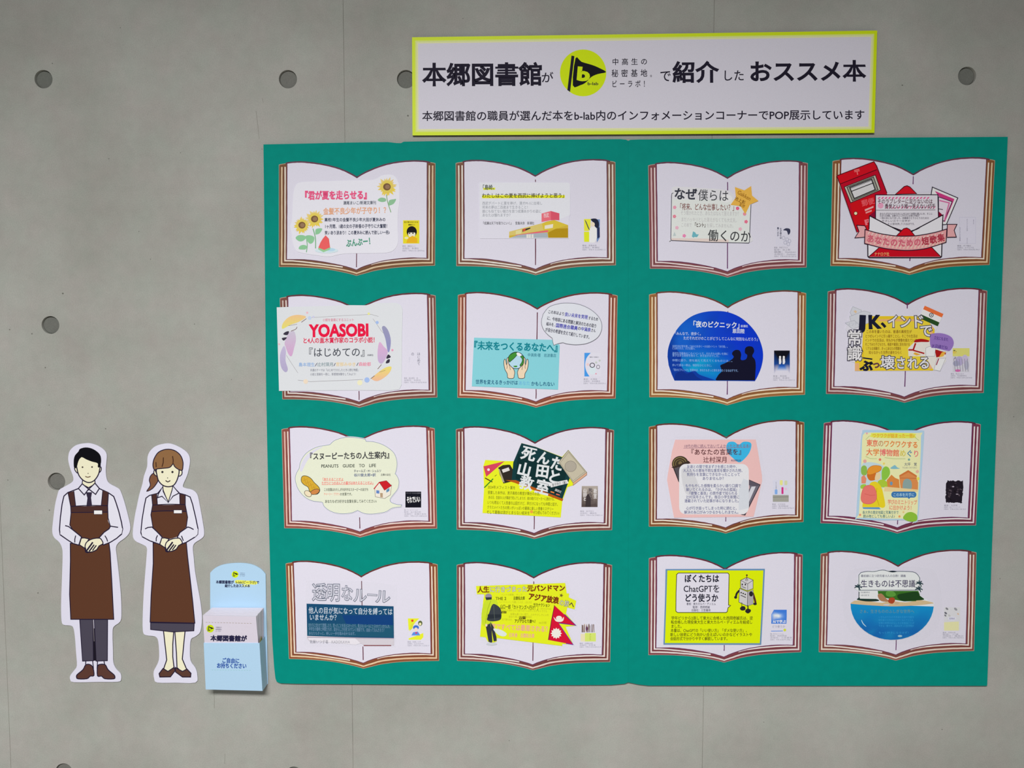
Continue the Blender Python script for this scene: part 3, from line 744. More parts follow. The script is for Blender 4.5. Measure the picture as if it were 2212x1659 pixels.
# ---------------- row 2
f = Frame(590, 615, 370)
t, pr = open_book((2, 1), f, [(92, 180), (2092, 145), (2114, 1450), (125, 1475)],
                  'open-book cutout behind the feather-wreath card, second row at the board\'s left edge', (122, 76, 66), (180, 162, 154), ((1360, 1480),))
pr.vtext('はじめて', 1858, 872, 44, 170, (80, 82, 104), 0.0); pr.text('の', 1782, 872, 40, 46, (90, 92, 112), 0.0); pr.vtext('水鈴社', 1752, 930, 16, 70, (190, 190, 206)); pr.flush('cover_thumbnail', 'white book cover print with vertical title'); cap(pr, 1690, 1195, 290, 80, 3, ('島本理生　他', '水鈴社', '910576-00-8'))
t, pr = card('feather_wreath_card', 'large white card with red capital title inside a watercolour feather wreath, overlapping the board edge', f,
             [(46, 292), (500, 278), (990, 264), (1200, 266), (1300, 236), (1590, 232), (1650, 262), (1672, 320), (1664, 700), (1660, 1290), (1630, 1350), (1500, 1368), (1100, 1362), (76, 1372)], (213, 216, 220), edge=(200, 204, 208), lift=0.0003)
pr.line((150, 146, 150), 4, (450, 428), (900, 400), (1270, 384), (1360, 410)); pr.line((150, 146, 150), 4, (170, 910), (240, 1020), (320, 1140)); pr.line((150, 146, 150), 5, (320, 1232), (480, 1252), (800, 1240), (1160, 1225)); pr.line((150, 146, 150), 4, (1290, 440), (1400, 600), (1450, 650))
def feather(pr, pts, c1, c2, spine=None):
    p = smooth(pts, 4); ys = [a[1] for a in p]; y0, y1 = min(ys), max(ys)
    gfill(pr, p, lambda x, y: mixc(c1, c2, (y - y0) / (y1 - y0)), 4)
    if spine: pr.line((120, 100, 90), 4, *spine)
feather(pr, [(120, 570), (125, 500), (200, 420), (300, 390), (400, 400), (420, 425), (330, 480), (220, 520)], (232, 190, 140), (222, 216, 110), [(200, 530), (310, 510)])
feather(pr, [(205, 620), (270, 600), (295, 700), (270, 820), (240, 920), (200, 900), (160, 800), (150, 740)], (196, 190, 206), (206, 160, 200))
feather(pr, [(140, 790), (165, 860), (160, 980), (190, 1090), (160, 1130), (110, 1080), (88, 980), (95, 880)], (190, 180, 210), (172, 164, 196))
feather(pr, [(1405, 560), (1440, 535), (1490, 600), (1520, 720), (1505, 850), (1480, 860), (1450, 700)], (150, 150, 180), (140, 140, 190))
feather(pr, [(1375, 740), (1430, 800), (1480, 860), (1450, 960), (1400, 1020), (1355, 980), (1350, 850)], (214, 170, 205), (190, 170, 206))
feather(pr, [(1530, 1065), (1480, 1060), (1400, 1100), (1300, 1180), (1275, 1220), (1340, 1245), (1420, 1210), (1500, 1140)], (226, 214, 110), (236, 180, 150), [(1370, 1130), (1450, 1105)])
for p in ([(130, 640), (160, 610), (205, 602), (185, 650)], [(112, 690), (178, 680), (150, 715), (130, 720)], [(1462, 955), (1485, 900), (1520, 935)], [(1455, 1015), (1470, 975), (1505, 962), (1500, 1005)]): pr.poly((56, 50, 66), *p, sm=3)
pr.line((110, 80, 70), 7, (310, 545), (290, 575), (230, 600), sm=True); pr.line((110, 80, 70), 7, (430, 438), (365, 485)); pr.line((110, 80, 70), 7, (1400, 1030), (1350, 1090)); pr.line((110, 80, 70), 7, (1310, 1175), (1260, 1215))
for x, y, r, c in ((470, 430, 24, (190, 205, 232)), (1343, 488, 20, (160, 185, 232)), (1212, 1230, 34, (160, 185, 236)), (440, 362, 14, (232, 180, 190)), (78, 768, 12, (232, 180, 190)), (1540, 845, 14, (226, 150, 180)), (1235, 375, 16, (226, 226, 150)), (420, 1250, 30, (236, 212, 190)), (520, 415, 14, (200, 200, 225)), (1120, 1265, 34, (236, 226, 190))): pr.ell(c, x, y, r)
pr.flush('printed_feather_wreath')
pr.text('小説を音楽にするユニット', 640, 434, 405, 42, (214, 130, 150), 0.01, -0.4); pr.text('YOASOBI', 470, 478, 765, 218, (226, 20, 66), 0.045, -0.8)
pr.text('と4人の直木賞作家のコラボ小説！', 380, 682, 970, 78, (216, 40, 80), 0.025, -0.6); pr.text('『はじめての』', 392, 810, 860, 128, (70, 74, 84), 0.006, -0.4); pr.text('水鈴社', 1215, 895, 80, 28, (110, 112, 120), 0.02); pr.flush('title_lettering')
pr.text('島本理生', 328, 1004, 212, 54, (150, 180, 220), 0.02); pr.text('/', 540, 1004, 28, 54, (90, 90, 110), 0.01); pr.text('辻村深月', 568, 1002, 212, 54, (140, 158, 164), 0.02); pr.text('/', 780, 1002, 28, 54, (90, 90, 110), 0.01); pr.text('宮部みゆき', 808, 1000, 262, 54, (234, 206, 160), 0.02); pr.text('/', 1075, 998, 28, 54, (90, 90, 110), 0.01); pr.text('森絵都', 1104, 998, 160, 54, (228, 150, 170), 0.02)
paras(pr, [('共通のテーマは「はじめて○○したときに読む物語」', 478, 1084, 640, 38, -0.3), ('小説と音楽を一冊に、新感覚体験をしてみよう！', 478, 1138, 610, 38, -0.3)], (130, 132, 144), 0.004); pr.flush('body_lettering')

f = Frame(975, 615, 370)
t, pr = open_book((2, 2), f, [(90, 140), (2140, 145), (2115, 1465), (85, 1455)],
                  'open-book cutout behind the turquoise globe card, second row', (142, 80, 58), (212, 168, 146), ((345, 720), (1340, 1465)))
pr.rect((218, 216, 228), 1718, 880, 1930, 1185); pr.poly((70, 150, 226), *([(1718, 880), (1800, 880)] + smooth([(1800, 880), (1745, 950), (1728, 1040), (1745, 1120), (1785, 1185)], 4, False) + [(1718, 1185)]))
pr.text('未来をつくるあなたへ', 1785, 925, 120, 20, (80, 80, 100), 0.02); pr.ell((210, 224, 240), 1820, 1110, 45, 50); pr.ell(None, 1820, 1040, 30, 28, ol=(50, 50, 60), lw=9); pr.ell(None, 1895, 1062, 20, 24, ol=(80, 80, 90), lw=6); pr.ell((232, 200, 200), 1762, 1030, 18); pr.ell((190, 200, 190), 1870, 1005, 14); pr.ell((190, 200, 190), 1915, 980, 14); pr.ell((226, 120, 140), 1868, 1150, 8)
pr.flush('cover_thumbnail', 'white and blue book cover print'); cap(pr, 1705, 1208, 290, 80, 3, ('中満泉', '岩波書店', '00-500929-2'))
t, pr = card('globe_card', 'turquoise card with two hands holding a globe and a white speech bubble at its corner', f, [(293, 684), (1305, 712), (1400, 780), (1378, 1355), (264, 1312)], (128, 202, 212), edge=(150, 196, 200))
TEA = (10, 128, 142)
pr.text('『未来をつくるあなたへ』', 240, 722, 1190, 118, TEA, 0.035, 1.7); pr.text('中満泉/著　岩波書店', 985, 882, 370, 48, (50, 120, 140), 0.01, 1.4); pr.flush('title_lettering')
pr.text('世界を変えるきっかけは', 312, 1222, 548, 62, (16, 84, 120), 0.02, 1.3); pr.text('あなた', 868, 1240, 150, 58, (108, 176, 214), 0.01, 1.3); pr.text('かもしれない', 1030, 1246, 305, 62, (16, 84, 120), 0.02, 1.3); pr.flush('body_lettering')
pr.ell((178, 212, 240), 838, 978, 108, ol=(30, 40, 50), lw=8, n=36)
pr.poly((64, 140, 50), *smooth([(738, 960), (745, 920), (790, 885), (840, 872), (850, 900), (830, 930), (800, 960), (770, 985), (750, 1000)], 4), ol=(24, 50, 30), lw=6)
pr.poly((64, 140, 50), *smooth([(890, 925), (925, 920), (942, 960), (940, 1010), (905, 1050), (885, 1040), (910, 1000), (915, 960)], 4), ol=(24, 50, 30), lw=6); pr.poly((64, 140, 50), (800, 1050), (845, 1045), (850, 1062), (820, 1066), sm=3); pr.ell((236, 240, 244), 872, 900, 34, 20, 30)
for m_ in (1, -1):
    g = lambda *p: [(836 + (x - 836) * m_ + (0 if m_ == 1 else 0), y) for x, y in p]
    hand = smooth(g((685, 965), (700, 970), (712, 1030), (720, 1010), (716, 960), (735, 942), (738, 1010), (765, 1050), (800, 1085), (818, 1130), (812, 1170), (800, 1208), (730, 1205), (722, 1150), (690, 1090), (678, 1010)), 3)
    pr.poly((232, 208, 178), *hand, ol=(60, 44, 44), lw=7); pr.line((60, 44, 44), 5, *g((712, 1020), (722, 1060), (716, 1085))); pr.line((60, 44, 44), 5, *g((738, 1010), (755, 1060), (762, 1100)))
pr.flush('printed_globe_and_hands')
bub = smooth([(1185, 380), (1260, 290), (1380, 248), (1500, 238), (1640, 252), (1780, 310), (1890, 400), (1940, 500), (1935, 600), (1880, 690), (1760, 755), (1620, 775), (1500, 765), (1440, 748)], 5, False) + [(1380, 760), (1322, 782), (1310, 740), (1302, 690)] + smooth([(1302, 690), (1240, 640), (1185, 570), (1163, 480), (1185, 380)], 5, False)[:-1]
slab('speech_bubble', f(bub), CARD1 + 0.0002, CARD1 + 0.0005, (215, 218, 226), t, M_CARD, 'white oval speech bubble')
pr.d = CARD1 + 0.00056; pr.stroke(f(bub), 6 * f.k, (110, 110, 120), True)
NV = (44, 44, 66); VI = (84, 84, 176)
pr.text('この本は', 1252, 322, 140, 50, NV, 0.02, 8); pr.text('より', 1393, 344, 74, 50, NV, 0.02, 8); pr.text('良い未来を実現', 1468, 352, 300, 56, VI, 0.03, 8); pr.text('するため', 1772, 404, 130, 50, NV, 0.02, 8)
pr.text('に、今地球にある問題と解決のための取り', 1240, 402, 650, 54, NV, 0.02, 9.5)
pr.text('組みを、', 1230, 478, 130, 50, NV, 0.02, 8); pr.text('国際連合職員', 1352, 494, 286, 58, VI, 0.03, 8); pr.text('の', 1634, 536, 44, 50, NV, 0.02, 8); pr.text('中満泉', 1676, 540, 130, 54, VI, 0.03, 8); pr.text('さん', 1806, 560, 64, 50, NV, 0.02, 8)
pr.text('が自分の希望を交えて紹介しています。', 1218, 550, 600, 54, NV, 0.02, 10)
pr.flush('bubble_lettering')

f = Frame(1385, 615, 370)
t, pr = open_book((2, 3), f, [(108, 135), (2125, 115), (2110, 1415), (112, 1448)],
                  'open-book cutout behind the round night-blue card, second row', (150, 100, 56), (214, 188, 140), ((350, 420), (1200, 1440)))
gfill(pr, [(1716, 850), (1920, 850), (1920, 1030), (1920, 1160), (1716, 1160), (1716, 1030)], lambda x, y: mixc((14, 14, 24), (30, 90, 190), (y - 960) / 90) if y < 1050 else mixc((30, 90, 190), PAGE, (y - 1050) / 60), 10)
for x in (1794, 1842): pr.ell((232, 232, 236), x, 935, 14, 16); pr.poly((226, 226, 232), (x - 16, 950), (x + 14, 950), (x + 18, 1000), (x + 8, 1026), (x - 14, 1026))
pr.flush('cover_thumbnail', 'black and blue book cover print with two white figures'); cap(pr, 1702, 1168, 285, 76, 3, ('恩田陸', '新潮社', '10-123417-5'))
circ = [(958 + 616 * math.cos(math.radians(a)), 955 + 616 * math.sin(math.radians(a))) for a in range(152, 388, 6)]
circ = [(430, 1238)] + smooth([(340, 930), (350, 820), (400, 680), (500, 530), (640, 415), (790, 358), (950, 340), (1110, 352), (1270, 415), (1400, 520), (1500, 650), (1560, 800), (1575, 930), (1550, 1070), (1500, 1190), (1468, 1245)], 4, False) + [(950, 1240)]
circ = [(430, 1238), (395, 1160), (355, 1040)] + circ[1:]
t, pr = card('night_sky_card', 'round deep blue card with flat base and a seated couple in silhouette', f, circ, (20, 76, 186), edge=(206, 200, 206))
def night(x, y):
    c = mixc((14, 78, 190), (8, 52, 200), (x - 500) / 800)
    g = math.exp(-(((x - 780) / 330) ** 2 + ((y - 1070) / 190) ** 2)); c = mixc(c, (10, 160, 205), g * 1.1)
    g = math.exp(-(((x - 560) / 260) ** 2 + ((y - 600) / 260) ** 2)); c = mixc(c, (24, 110, 206), g * .6)
    if x < 480: c = mixc(c, (6, 56, 150), (480 - x) / 130 * (0.5 + .5 * (y > 700)))
    c = mixc(c, (8, 60, 160), max(0, blot(1.3, x, y)) * .4)
    return c
gfill(pr, [(958 + (x - 958) * .995, 900 + (y - 900) * .995) for x, y in circ], night, 16, (900, 900)); pr.flush('printed_night_sky')
pr.poly((10, 58, 158), *([(430, 1232), (395, 1160), (362, 1040)] + smooth([(352, 900), (372, 780), (420, 800), (470, 850), (520, 920), (505, 1010), (540, 1085), (610, 1130), (690, 1110), (750, 1160), (860, 1200), (960, 1234)], 3, False))); pr.poly((10, 46, 136), *([(430, 1232)] + smooth([(440, 1150), (520, 1110), (590, 1150), (660, 1130), (720, 1190), (800, 1234)], 3, False)))
blk = (16, 16, 40)
pr.poly(blk, *([(975, 1236)] + smooth([(960, 1225), (1000, 1160), (1040, 1120), (1030, 1075), (1025, 1040), (1090, 1010), (1170, 965), (1195, 930), (1175, 900), (1180, 870), (1220, 842), (1270, 850), (1292, 900), (1285, 960), (1310, 975), (1355, 960), (1370, 910), (1340, 880), (1345, 820), (1385, 795), (1440, 805), (1460, 860), (1435, 920), (1470, 970), (1480, 1050), (1475, 1150), (1470, 1236)], 4, False)))
pr.flush('printed_couple', 'dark silhouette of two seated people')
LB = (196, 206, 238)
pr.text('「夜のピクニック」', 628, 462, 690, 88, (222, 226, 244), 0.025, 1.6); pr.text('新潮社', 1285, 518, 95, 34, LB, 0.02); pr.text('恩田陸', 1178, 566, 160, 62, (214, 220, 244), 0.02, 1); pr.flush('title_lettering')
pr.text('「みんなで、夜歩く。', 415, 606, 380, 46, LB, 0.01, 0.8); pr.text('ただそれだけのことがどうしてこんなに特別なんだろう」', 544, 664, 985, 48, LB, 0.01, 1)
paras(pr, [('全校生徒が夜を徹して80キロを歩く一大伝統イベント「歩行祭」。', 402, 776, 730, 34, 0.6), ('に込められた、小さな賭け。', 402, 804, 310, 34, 0.6), ('高校生活最後のこのイベントで、それぞれの想いを胸に', 402, 868, 725, 34, 0.6), ('貴子はある秘密を抱えて、歩き出すのでした。', 402, 896, 625, 34, 0.6), ('仲間と語り、夜を越えて見えてくるものとは…。', 400, 958, 800, 34, 0.6), ('歩いて語る一晩は、特別なひとときに。', 400, 1020, 530, 34, 0.6), ('「夜のピクニック」を読めば、あなたもきっと夜を歩きたくなるはずです。', 398, 1080, 870, 36, 0.8)], (140, 176, 232), 0.004); pr.flush('body_lettering')

f = Frame(1770, 615, 380)
t, pr = open_book((2, 4), f, [(112, 92), (2105, 82), (2060, 1355), (90, 1368)],
                  'open-book cutout behind the yellow travel card, second row at the board\'s right edge', (124, 72, 72), (190, 166, 166), ((265, 350), (1100, 1370)))
pr.rect((206, 204, 214), 1676, 798, 1888, 1100); pr.rect((216, 212, 120), 1676, 798, 1888, 900); pr.text('JK、', 1685, 815, 60, 30, (30, 30, 40), 0.04); pr.text('ぶっ', 1690, 905, 60, 32, (70, 50, 90), 0.03)
for x, y, a, b, c in ((1760, 960, 50, 60, (180, 170, 206)), (1830, 940, 40, 60, (196, 186, 212)), (1720, 990, 40, 36, (160, 160, 186)), (1850, 1010, 30, 60, (176, 176, 196)), (1740, 1080, 34, 16, (214, 100, 170)), (1700, 850, 24, 16, (220, 196, 90))): pr.ell(c, x, y, a, b)
for k in range(6): pr.line((140, 136, 150), 6, (1690 + k * 34, 930), (1710 + k * 32, 1090))
pr.flush('cover_thumbnail', 'yellow and lilac book cover print'); cap(pr, 1650, 1110, 270, 72, 3, ('熊谷はるか', '河出書房新社', '309-03018-8'))
sh = [(395, 290), (430, 270), (640, 340), (690, 375), (880, 385), (960, 365), (1260, 380), (1325, 262), (1562, 365), (1500, 520), (1450, 590), (1560, 615), (1680, 690), (1690, 760), (1630, 830), (1595, 850), (1600, 960), (1510, 1095), (1430, 1060), (1380, 1085), (445, 1085), (450, 985), (360, 950), (355, 600), (325, 560), (370, 430)]
t, pr = card('yellow_travel_card', 'yellow card with outlined lettering, orange-white-green flag, red-roofed drawing and purple patch', f, sh, (218, 216, 226), lift=0.0002)
pr.poly((228, 196, 40), (560, 395), (1320, 395), (1450, 560), (1430, 1080), (445, 1084), (448, 960), (530, 930)); pr.poly((234, 206, 60), (560, 460), (1380, 460), (1390, 1060), (560, 1060))
pr.poly((230, 178, 110), (740, 432), (1270, 432), (1270, 460), (740, 462)); pr.poly((232, 176, 130), (1390, 500), (1425, 520), (1412, 1060), (1380, 1060)); pr.poly((232, 176, 120), (448, 985), (500, 985), (500, 1082), (446, 1082)); pr.flush('yellow_panel')
for p in ([(385, 350), (420, 275), (530, 320), (520, 370), (420, 410)], [(380, 400), (560, 330), (640, 350), (620, 480), (460, 540), (400, 470)], [(325, 480), (440, 450), (520, 520), (420, 560)]): pr.poly((206, 208, 216), *p, ol=(170, 172, 182), lw=5)
pr.poly((220, 190, 150), (430, 335), (450, 320), (475, 340), (455, 360)); pr.text('インド', 350, 480, 130, 50, (176, 178, 190), 0, -10); pr.flush('printed_temple')
rw = [('この本を書いたのは、普通の高校生が', 588, 568, 575), ('とつぜんインドに引っ越すことに。そこでの生活は', 575, 624, 660), ('インドでの生活は、何もかもが想像を超えていて', 572, 676, 655), ('そこでみた子どもたち、格差や貧困に目を向ける', 574, 728, 565), ('リアルな体験が、きっとあなたの常識を', 580, 780, 450), ('知らなかった世界の扉をひらく', 620, 830, 420)]
paras(pr, [(a, x, y, w, 44) for a, x, y, w in rw], (134, 96, 30), 0.014); pr.flush('body_lettering')
pr.poly((226, 222, 214), (1115, 800), (1195, 720), (1380, 700), (1440, 780), (1590, 860), (1590, 960), (1490, 1080), (1440, 1080), (1330, 900), (1120, 900)); RF = (170, 26, 26)
pr.poly(RF, *smooth([(1195, 725), (1205, 695), (1280, 680), (1375, 700), (1370, 720), (1280, 720)], 3)); pr.line(RF, 20, (1210, 735), (1180, 820), (1120, 820)); pr.line(RF, 18, (1180, 825), (1320, 865)); pr.line(RF, 22, (1335, 820), (1480, 830), (1590, 870)); pr.poly(RF, (1450, 815), (1590, 850), (1540, 900), (1470, 915)); pr.poly((226, 170, 60), (1180, 870), (1200, 850), (1280, 880), (1220, 890)); pr.poly((230, 176, 70), (1540, 850), (1590, 840), (1560, 900), (1500, 915))
pr.poly((238, 236, 238), (1335, 800), (1380, 775), (1460, 790), (1450, 900), (1340, 900), ol=(150, 150, 160), lw=4); pr.poly((240, 238, 240), (1480, 930), (1590, 920), (1520, 1085), (1440, 1070), ol=(150, 150, 160), lw=4); pr.line((150, 30, 60), 12, (1500, 930), (1470, 1010)); pr.flush('printed_roof')
pr.poly((150, 118, 190), *smooth([(1395, 640), (1450, 610), (1560, 615), (1660, 660), (1690, 740), (1650, 820), (1600, 830), (1480, 800), (1400, 780)], 4)); pr.text('文化にもまれ', 1445, 640, 180, 50, (90, 64, 140), 0.02, 8); pr.text('JK目線だね', 1420, 740, 200, 50, (90, 64, 140), 0.02, 8); pr.flush('purple_patch')
g = lambda a, b: [(1325 + (1560 - 1325) * a - 62 * b, 264 + 104 * a + 134 * b)for _ in (0,)][0]
def fl_(b0, b1, c): pr.poly(c, g(0, b0), g(1, b0), g(1, b1), g(0, b1))
fl_(0, .33, (236, 112, 60)); fl_(.33, .80, (232, 228, 228)); fl_(.80, 1.16, (40, 76, 36)); pr.ell(None, 1408, 382, 24, ol=(60, 70, 70), lw=9); pr.ell((90, 96, 96), 1408, 382, 9); pr.flush('printed_flag', 'orange, white and green flag')
def outl_text(s_, x, y, w, h, rot=0, c1=(84, 82, 96), c2=(226, 224, 226), o1=0.075, o2=0.02): pr.text(s_, x, y, w, h, c1, o1, rot); pr.text(s_, x, y, w, h, c2, o2, rot)
pr.text('J', 505, 350, 85, 225, (26, 28, 50), 0.07, 3); pr.text('K', 610, 350, 150, 225, (26, 28, 50), 0.06, -2); pr.text('、', 775, 372, 160, 170, (26, 28, 50), 0.06)
outl_text('イ', 855, 372, 140, 175); outl_text('ン', 1005, 378, 150, 170); outl_text('ド', 1150, 378, 170, 175, -2); outl_text('で', 1258, 492, 165, 170)
outl_text('常', 352, 565, 190, 190, 2); outl_text('識', 352, 760, 190, 195, 2)
pr.text('ー', 548, 880, 130, 80, (26, 28, 50), 0.06, 8); pr.text('ぶ', 515, 945, 160, 140, (26, 28, 50), 0.06, 2); pr.text('っ', 665, 945, 100, 110, (100, 60, 70), 0.05)
outl_text('壊', 765, 890, 185, 175); outl_text('さ', 960, 900, 130, 165); outl_text('れ', 1105, 900, 140, 165); outl_text('る', 1245, 895, 150, 170)
pr.flush('title_lettering')

# ---------------- row 3
f = Frame(590, 905, 370)
t, pr = open_book((3, 1), f, [(115, 140), (2080, 128), (2112, 1410), (150, 1405)],
                  'open-book cutout behind the cream cloud card, third row at the board\'s left edge', (140, 78, 68), (206, 156, 142), ((1310, 1460),))
pr.rect((18, 18, 30), 1708, 938, 1912, 1144); pr.text('それでいい', 1722, 1000, 175, 90, (232, 230, 236), 0.04, -3); pr.text('スヌーピーたちの人生案内', 1715, 950, 190, 16, (150, 150, 160)); pr.flush('cover_thumbnail', 'black book cover print with white handwriting'); cap(pr, 1692, 1165, 290, 102, 4, ('チャールズ・M・シュルツ', '主婦の友社', '07-438965-8', '谷川俊太郎'))
cloud = smooth([(335, 640), (360, 540), (430, 440), (560, 365), (720, 335)], 4, False) + smooth([(735, 330), (800, 275), (930, 238), (1060, 240), (1190, 262)], 4, False) + smooth([(1200, 290), (1320, 300), (1450, 350), (1560, 440), (1600, 560), (1590, 660), (1575, 710)], 4, False) + smooth([(1590, 720), (1625, 800), (1610, 900), (1550, 980), (1510, 1040), (1530, 1080), (1600, 1105), (1662, 1110)], 4, False) + smooth([(1650, 1135), (1540, 1150), (1450, 1200), (1300, 1225), (1180, 1220), (1090, 1180)], 4, False) + smooth([(1080, 1185), (1000, 1215), (860, 1222), (740, 1190), (660, 1130), (640, 1080)], 4, False) + smooth([(620, 1072), (500, 1055), (400, 1000), (320, 900), (285, 780), (300, 700)], 4, False)
t, pr = card('cream_cloud_card', 'cream cloud-shaped speech bubble card with a printed peanut and a red-roofed house', f, [(970 + (x - 970) * 1.015, 735 + (y - 735) * 1.02) for x, y in cloud], (220, 216, 226))
pr.poly((222, 226, 204), *cloud); pr.stroke(f(cloud), 5 * f.k, (110, 130, 160), True); pr.poly((214, 212, 226), *smooth([(345, 640), (380, 540), (450, 450), (560, 380), (640, 360), (520, 440), (430, 560), (370, 680)], 4)); pr.flush('cloud_print')
pr.text('『スヌーピーたちの人生案内』', 430, 436, 1115, 98, (50, 50, 56), 0.026, -1.1); pr.text('PEANUTS　GUIDE　TO　LIFE', 618, 578, 710, 58, (66, 74, 66), 0.018, -0.7); pr.flush('title_lettering')
pr.text('チャールズ・M・シュルツ', 1042, 652, 355, 40, (60, 66, 90), 0.02, -0.3); pr.text('谷川俊太郎=訳', 1042, 702, 285, 44, (70, 86, 130), 0.02, -0.3); pr.text('主婦の友社', 1388, 704, 130, 32, (96, 100, 96), 0.02)
pr.text('「あたえることだよ', 620, 758, 290, 44, (244, 110, 96), 0.02); pr.text('ただひとつのほんとの喜びはあたえることだよ」', 625, 806, 685, 48, (240, 110, 106), 0.02, -0.4); pr.line((244, 130, 120), 4, (640, 796), (910, 794)); pr.line((244, 130, 120), 4, (630, 850), (1300, 838))
paras(pr, [('この言葉はわたしが大好きなスヌーピーの友だち', 655, 892, 575, 42, -0.2), ('の言葉です。', 862, 950, 175, 42, -0.2), ('あなたもぜひ好きな言葉を探してみてください♪', 668, 1042, 670, 46, -0.3)], (74, 82, 70), 0.016); pr.text('チャーリー・ブラウン', 655, 950, 210, 40, (240, 130, 110), 0.01); pr.flush('body_lettering')
pr.poly((208, 166, 50), *smooth([(365, 760), (390, 735), (440, 740), (490, 770), (530, 820), (590, 880), (602, 930), (570, 970), (510, 970), (470, 930), (450, 880), (400, 850), (366, 810)], 4), ol=(60, 60, 50), lw=7)
for k in range(4): pr.line((180, 134, 40), 5, (400 + k * 40, 760 + k * 34), (430 + k * 38, 850 + k * 28)); pr.line((188, 140, 40), 5, (385 + k * 42, 800 + k * 30), (450 + k * 36, 770 + k * 36))
pr.poly((200, 130, 70), *smooth([(480, 950), (520, 915), (575, 905), (600, 930), (560, 970), (500, 975)], 3), ol=(60, 60, 50), lw=6); pr.ell((236, 216, 184), 450, 965, 50, 34, 35, ol=(80, 60, 50), lw=6); pr.flush('printed_peanut')
pr.poly((228, 222, 208), (1312, 900), (1370, 820), (1440, 920), (1530, 850), (1515, 980), (1440, 1028), (1320, 1005), ol=(120, 110, 100), lw=5); pr.poly((196, 30, 40), (1370, 815), (1462, 796), (1530, 862), (1438, 922), ol=(110, 20, 30), lw=4); pr.line((196, 40, 50), 12, (1300, 905), (1372, 818)); pr.poly((96, 130, 190), (1332, 920), (1372, 925), (1372, 965), (1332, 960)); pr.poly((96, 140, 176), (1462, 915), (1502, 890), (1502, 930), (1462, 952)); pr.poly((176, 150, 120), (1382, 955), (1416, 958), (1416, 1015), (1384, 1010)); pr.flush('printed_house')

f = Frame(975, 905, 370)
t, pr = open_book((3, 2), f, [(65, 140), (2095, 150), (2070, 1430), (75, 1425)],
                  'open-book cutout behind the blackboard-title card, third row', (118, 72, 66), (206, 194, 186), ((1250, 1450),))
gfill(pr, [(1684, 866), (1892, 866), (1892, 1000), (1888, 1138), (1680, 1138), (1682, 1000)], lambda x, y: mixc((176, 166, 156), (84, 72, 70), (y - 880) / 220 + blot(5, x * 3, y * 3) * .3), 8)
pr.vtext('山田と', 1700, 900, 50, 160, (220, 216, 216), 0.03); pr.vtext('死んだ', 1770, 890, 50, 160, (80, 74, 78), 0.03); pr.vtext('教室', 1835, 900, 46, 130, (214, 210, 210), 0.03); pr.poly((60, 52, 54), (1740, 1000), (1770, 960), (1800, 1030), (1800, 1136), (1730, 1136))
pr.flush('cover_thumbnail', 'grey-brown photographic book cover print'); cap(pr, 1662, 1180, 290, 76, 3, ('金子玲介', '講談社', '06-534831-4'))
t, pr = card('blackboard_title_card', 'yellow note card under a tilted dark green board with thick white characters', f, [(438, 530), (700, 545), (820, 545), (905, 312), (1085, 360), (1430, 490), (1510, 400), (1752, 690), (1745, 720), (1570, 858), (1500, 880), (1432, 1062), (1412, 1272), (402, 1214), (422, 900), (412, 612)], (222, 230, 20), edge=(190, 196, 60))
pr.poly((206, 66, 92), (414, 612), (688, 545), (450, 748)); pr.ell((238, 220, 220), 480, 655, 17)
pr.poly((46, 40, 34), (605, 630), (735, 590), (775, 620), (840, 770), (690, 830), (665, 810), sm=2); pr.poly((170, 160, 130), (605, 640), (625, 650), (690, 822), (660, 812)); pr.poly((214, 210, 206), (650, 655), (740, 625), (755, 665), (668, 695))
pr.line((90, 50, 30), 14, (435, 762), (530, 815)); pr.line((40, 130, 40), 14, (425, 888), (540, 772)); pr.line((60, 40, 30), 6, (560, 740), (585, 722)); pr.flush('printed_stationery')
BD = (16, 56, 60)
pr.poly(BD, (905, 312), (1085, 360), (1600, 560), (1432, 1040), (780, 790), (800, 560)); pr.poly((10, 44, 46), (860, 450), (1500, 660), (1400, 1000), (830, 770)); pr.poly((178, 88, 20), (700, 790), (830, 790), (1445, 1035), (1432, 1062), (820, 826)); pr.flush('printed_blackboard')
def wt(ch, x, y, w, h, r=14): pr.text(ch, x, y, w, h, (216, 220, 222), 0.036, r)
wt('死', 930, 332, 190, 190); wt('ん', 1135, 395, 165, 180); wt('だ', 1310, 465, 170, 185)
wt('山', 875, 540, 185, 185); wt('田', 1100, 570, 180, 180, 8); wt('と', 1265, 635, 180, 185)
wt('教', 905, 715, 180, 185); wt('室', 1112, 760, 190, 200); pr.flush('title_lettering')
pr.poly((220, 220, 220), (1272, 830), (1495, 785), (1515, 830), (1285, 885)); pr.text('金子玲介（著）', 1295, 832, 210, 44, (50, 54, 60), 0.01, -11)
pr.poly((8, 20, 24), (1330, 890), (1420, 900), (1420, 960), (1350, 950)); pr.text('講談社', 1345, 895, 90, 36, (200, 206, 206), 0.01, 22); pr.poly((214, 120, 60), (1282, 930), (1330, 945), (1328, 962), (1280, 948)); pr.poly((214, 110, 90), (1355, 962), (1402, 978), (1400, 990), (1352, 978))
pr.flush('author_label')
pr.poly((190, 182, 160), (1508, 404), (1748, 690), (1572, 825), (1385, 560), ol=(90, 84, 76), lw=5); pr.poly((214, 168, 138), (1572, 825), (1748, 690), (1750, 722), (1572, 858), ol=(120, 90, 70), lw=4); sc = lambda k: [(1560 + (x - 1560) * k, 620 + (y - 620) * k) for x, y in ((1508, 404), (1748, 690), (1572, 825), (1385, 560))]
pr.stroke(f(sc(.88)), 4 * f.k, (130, 124, 110), True); pr.ell((170, 162, 148), 1540, 612, 74, 70, ol=(130, 124, 112), lw=5); pr.flush('printed_eraser')
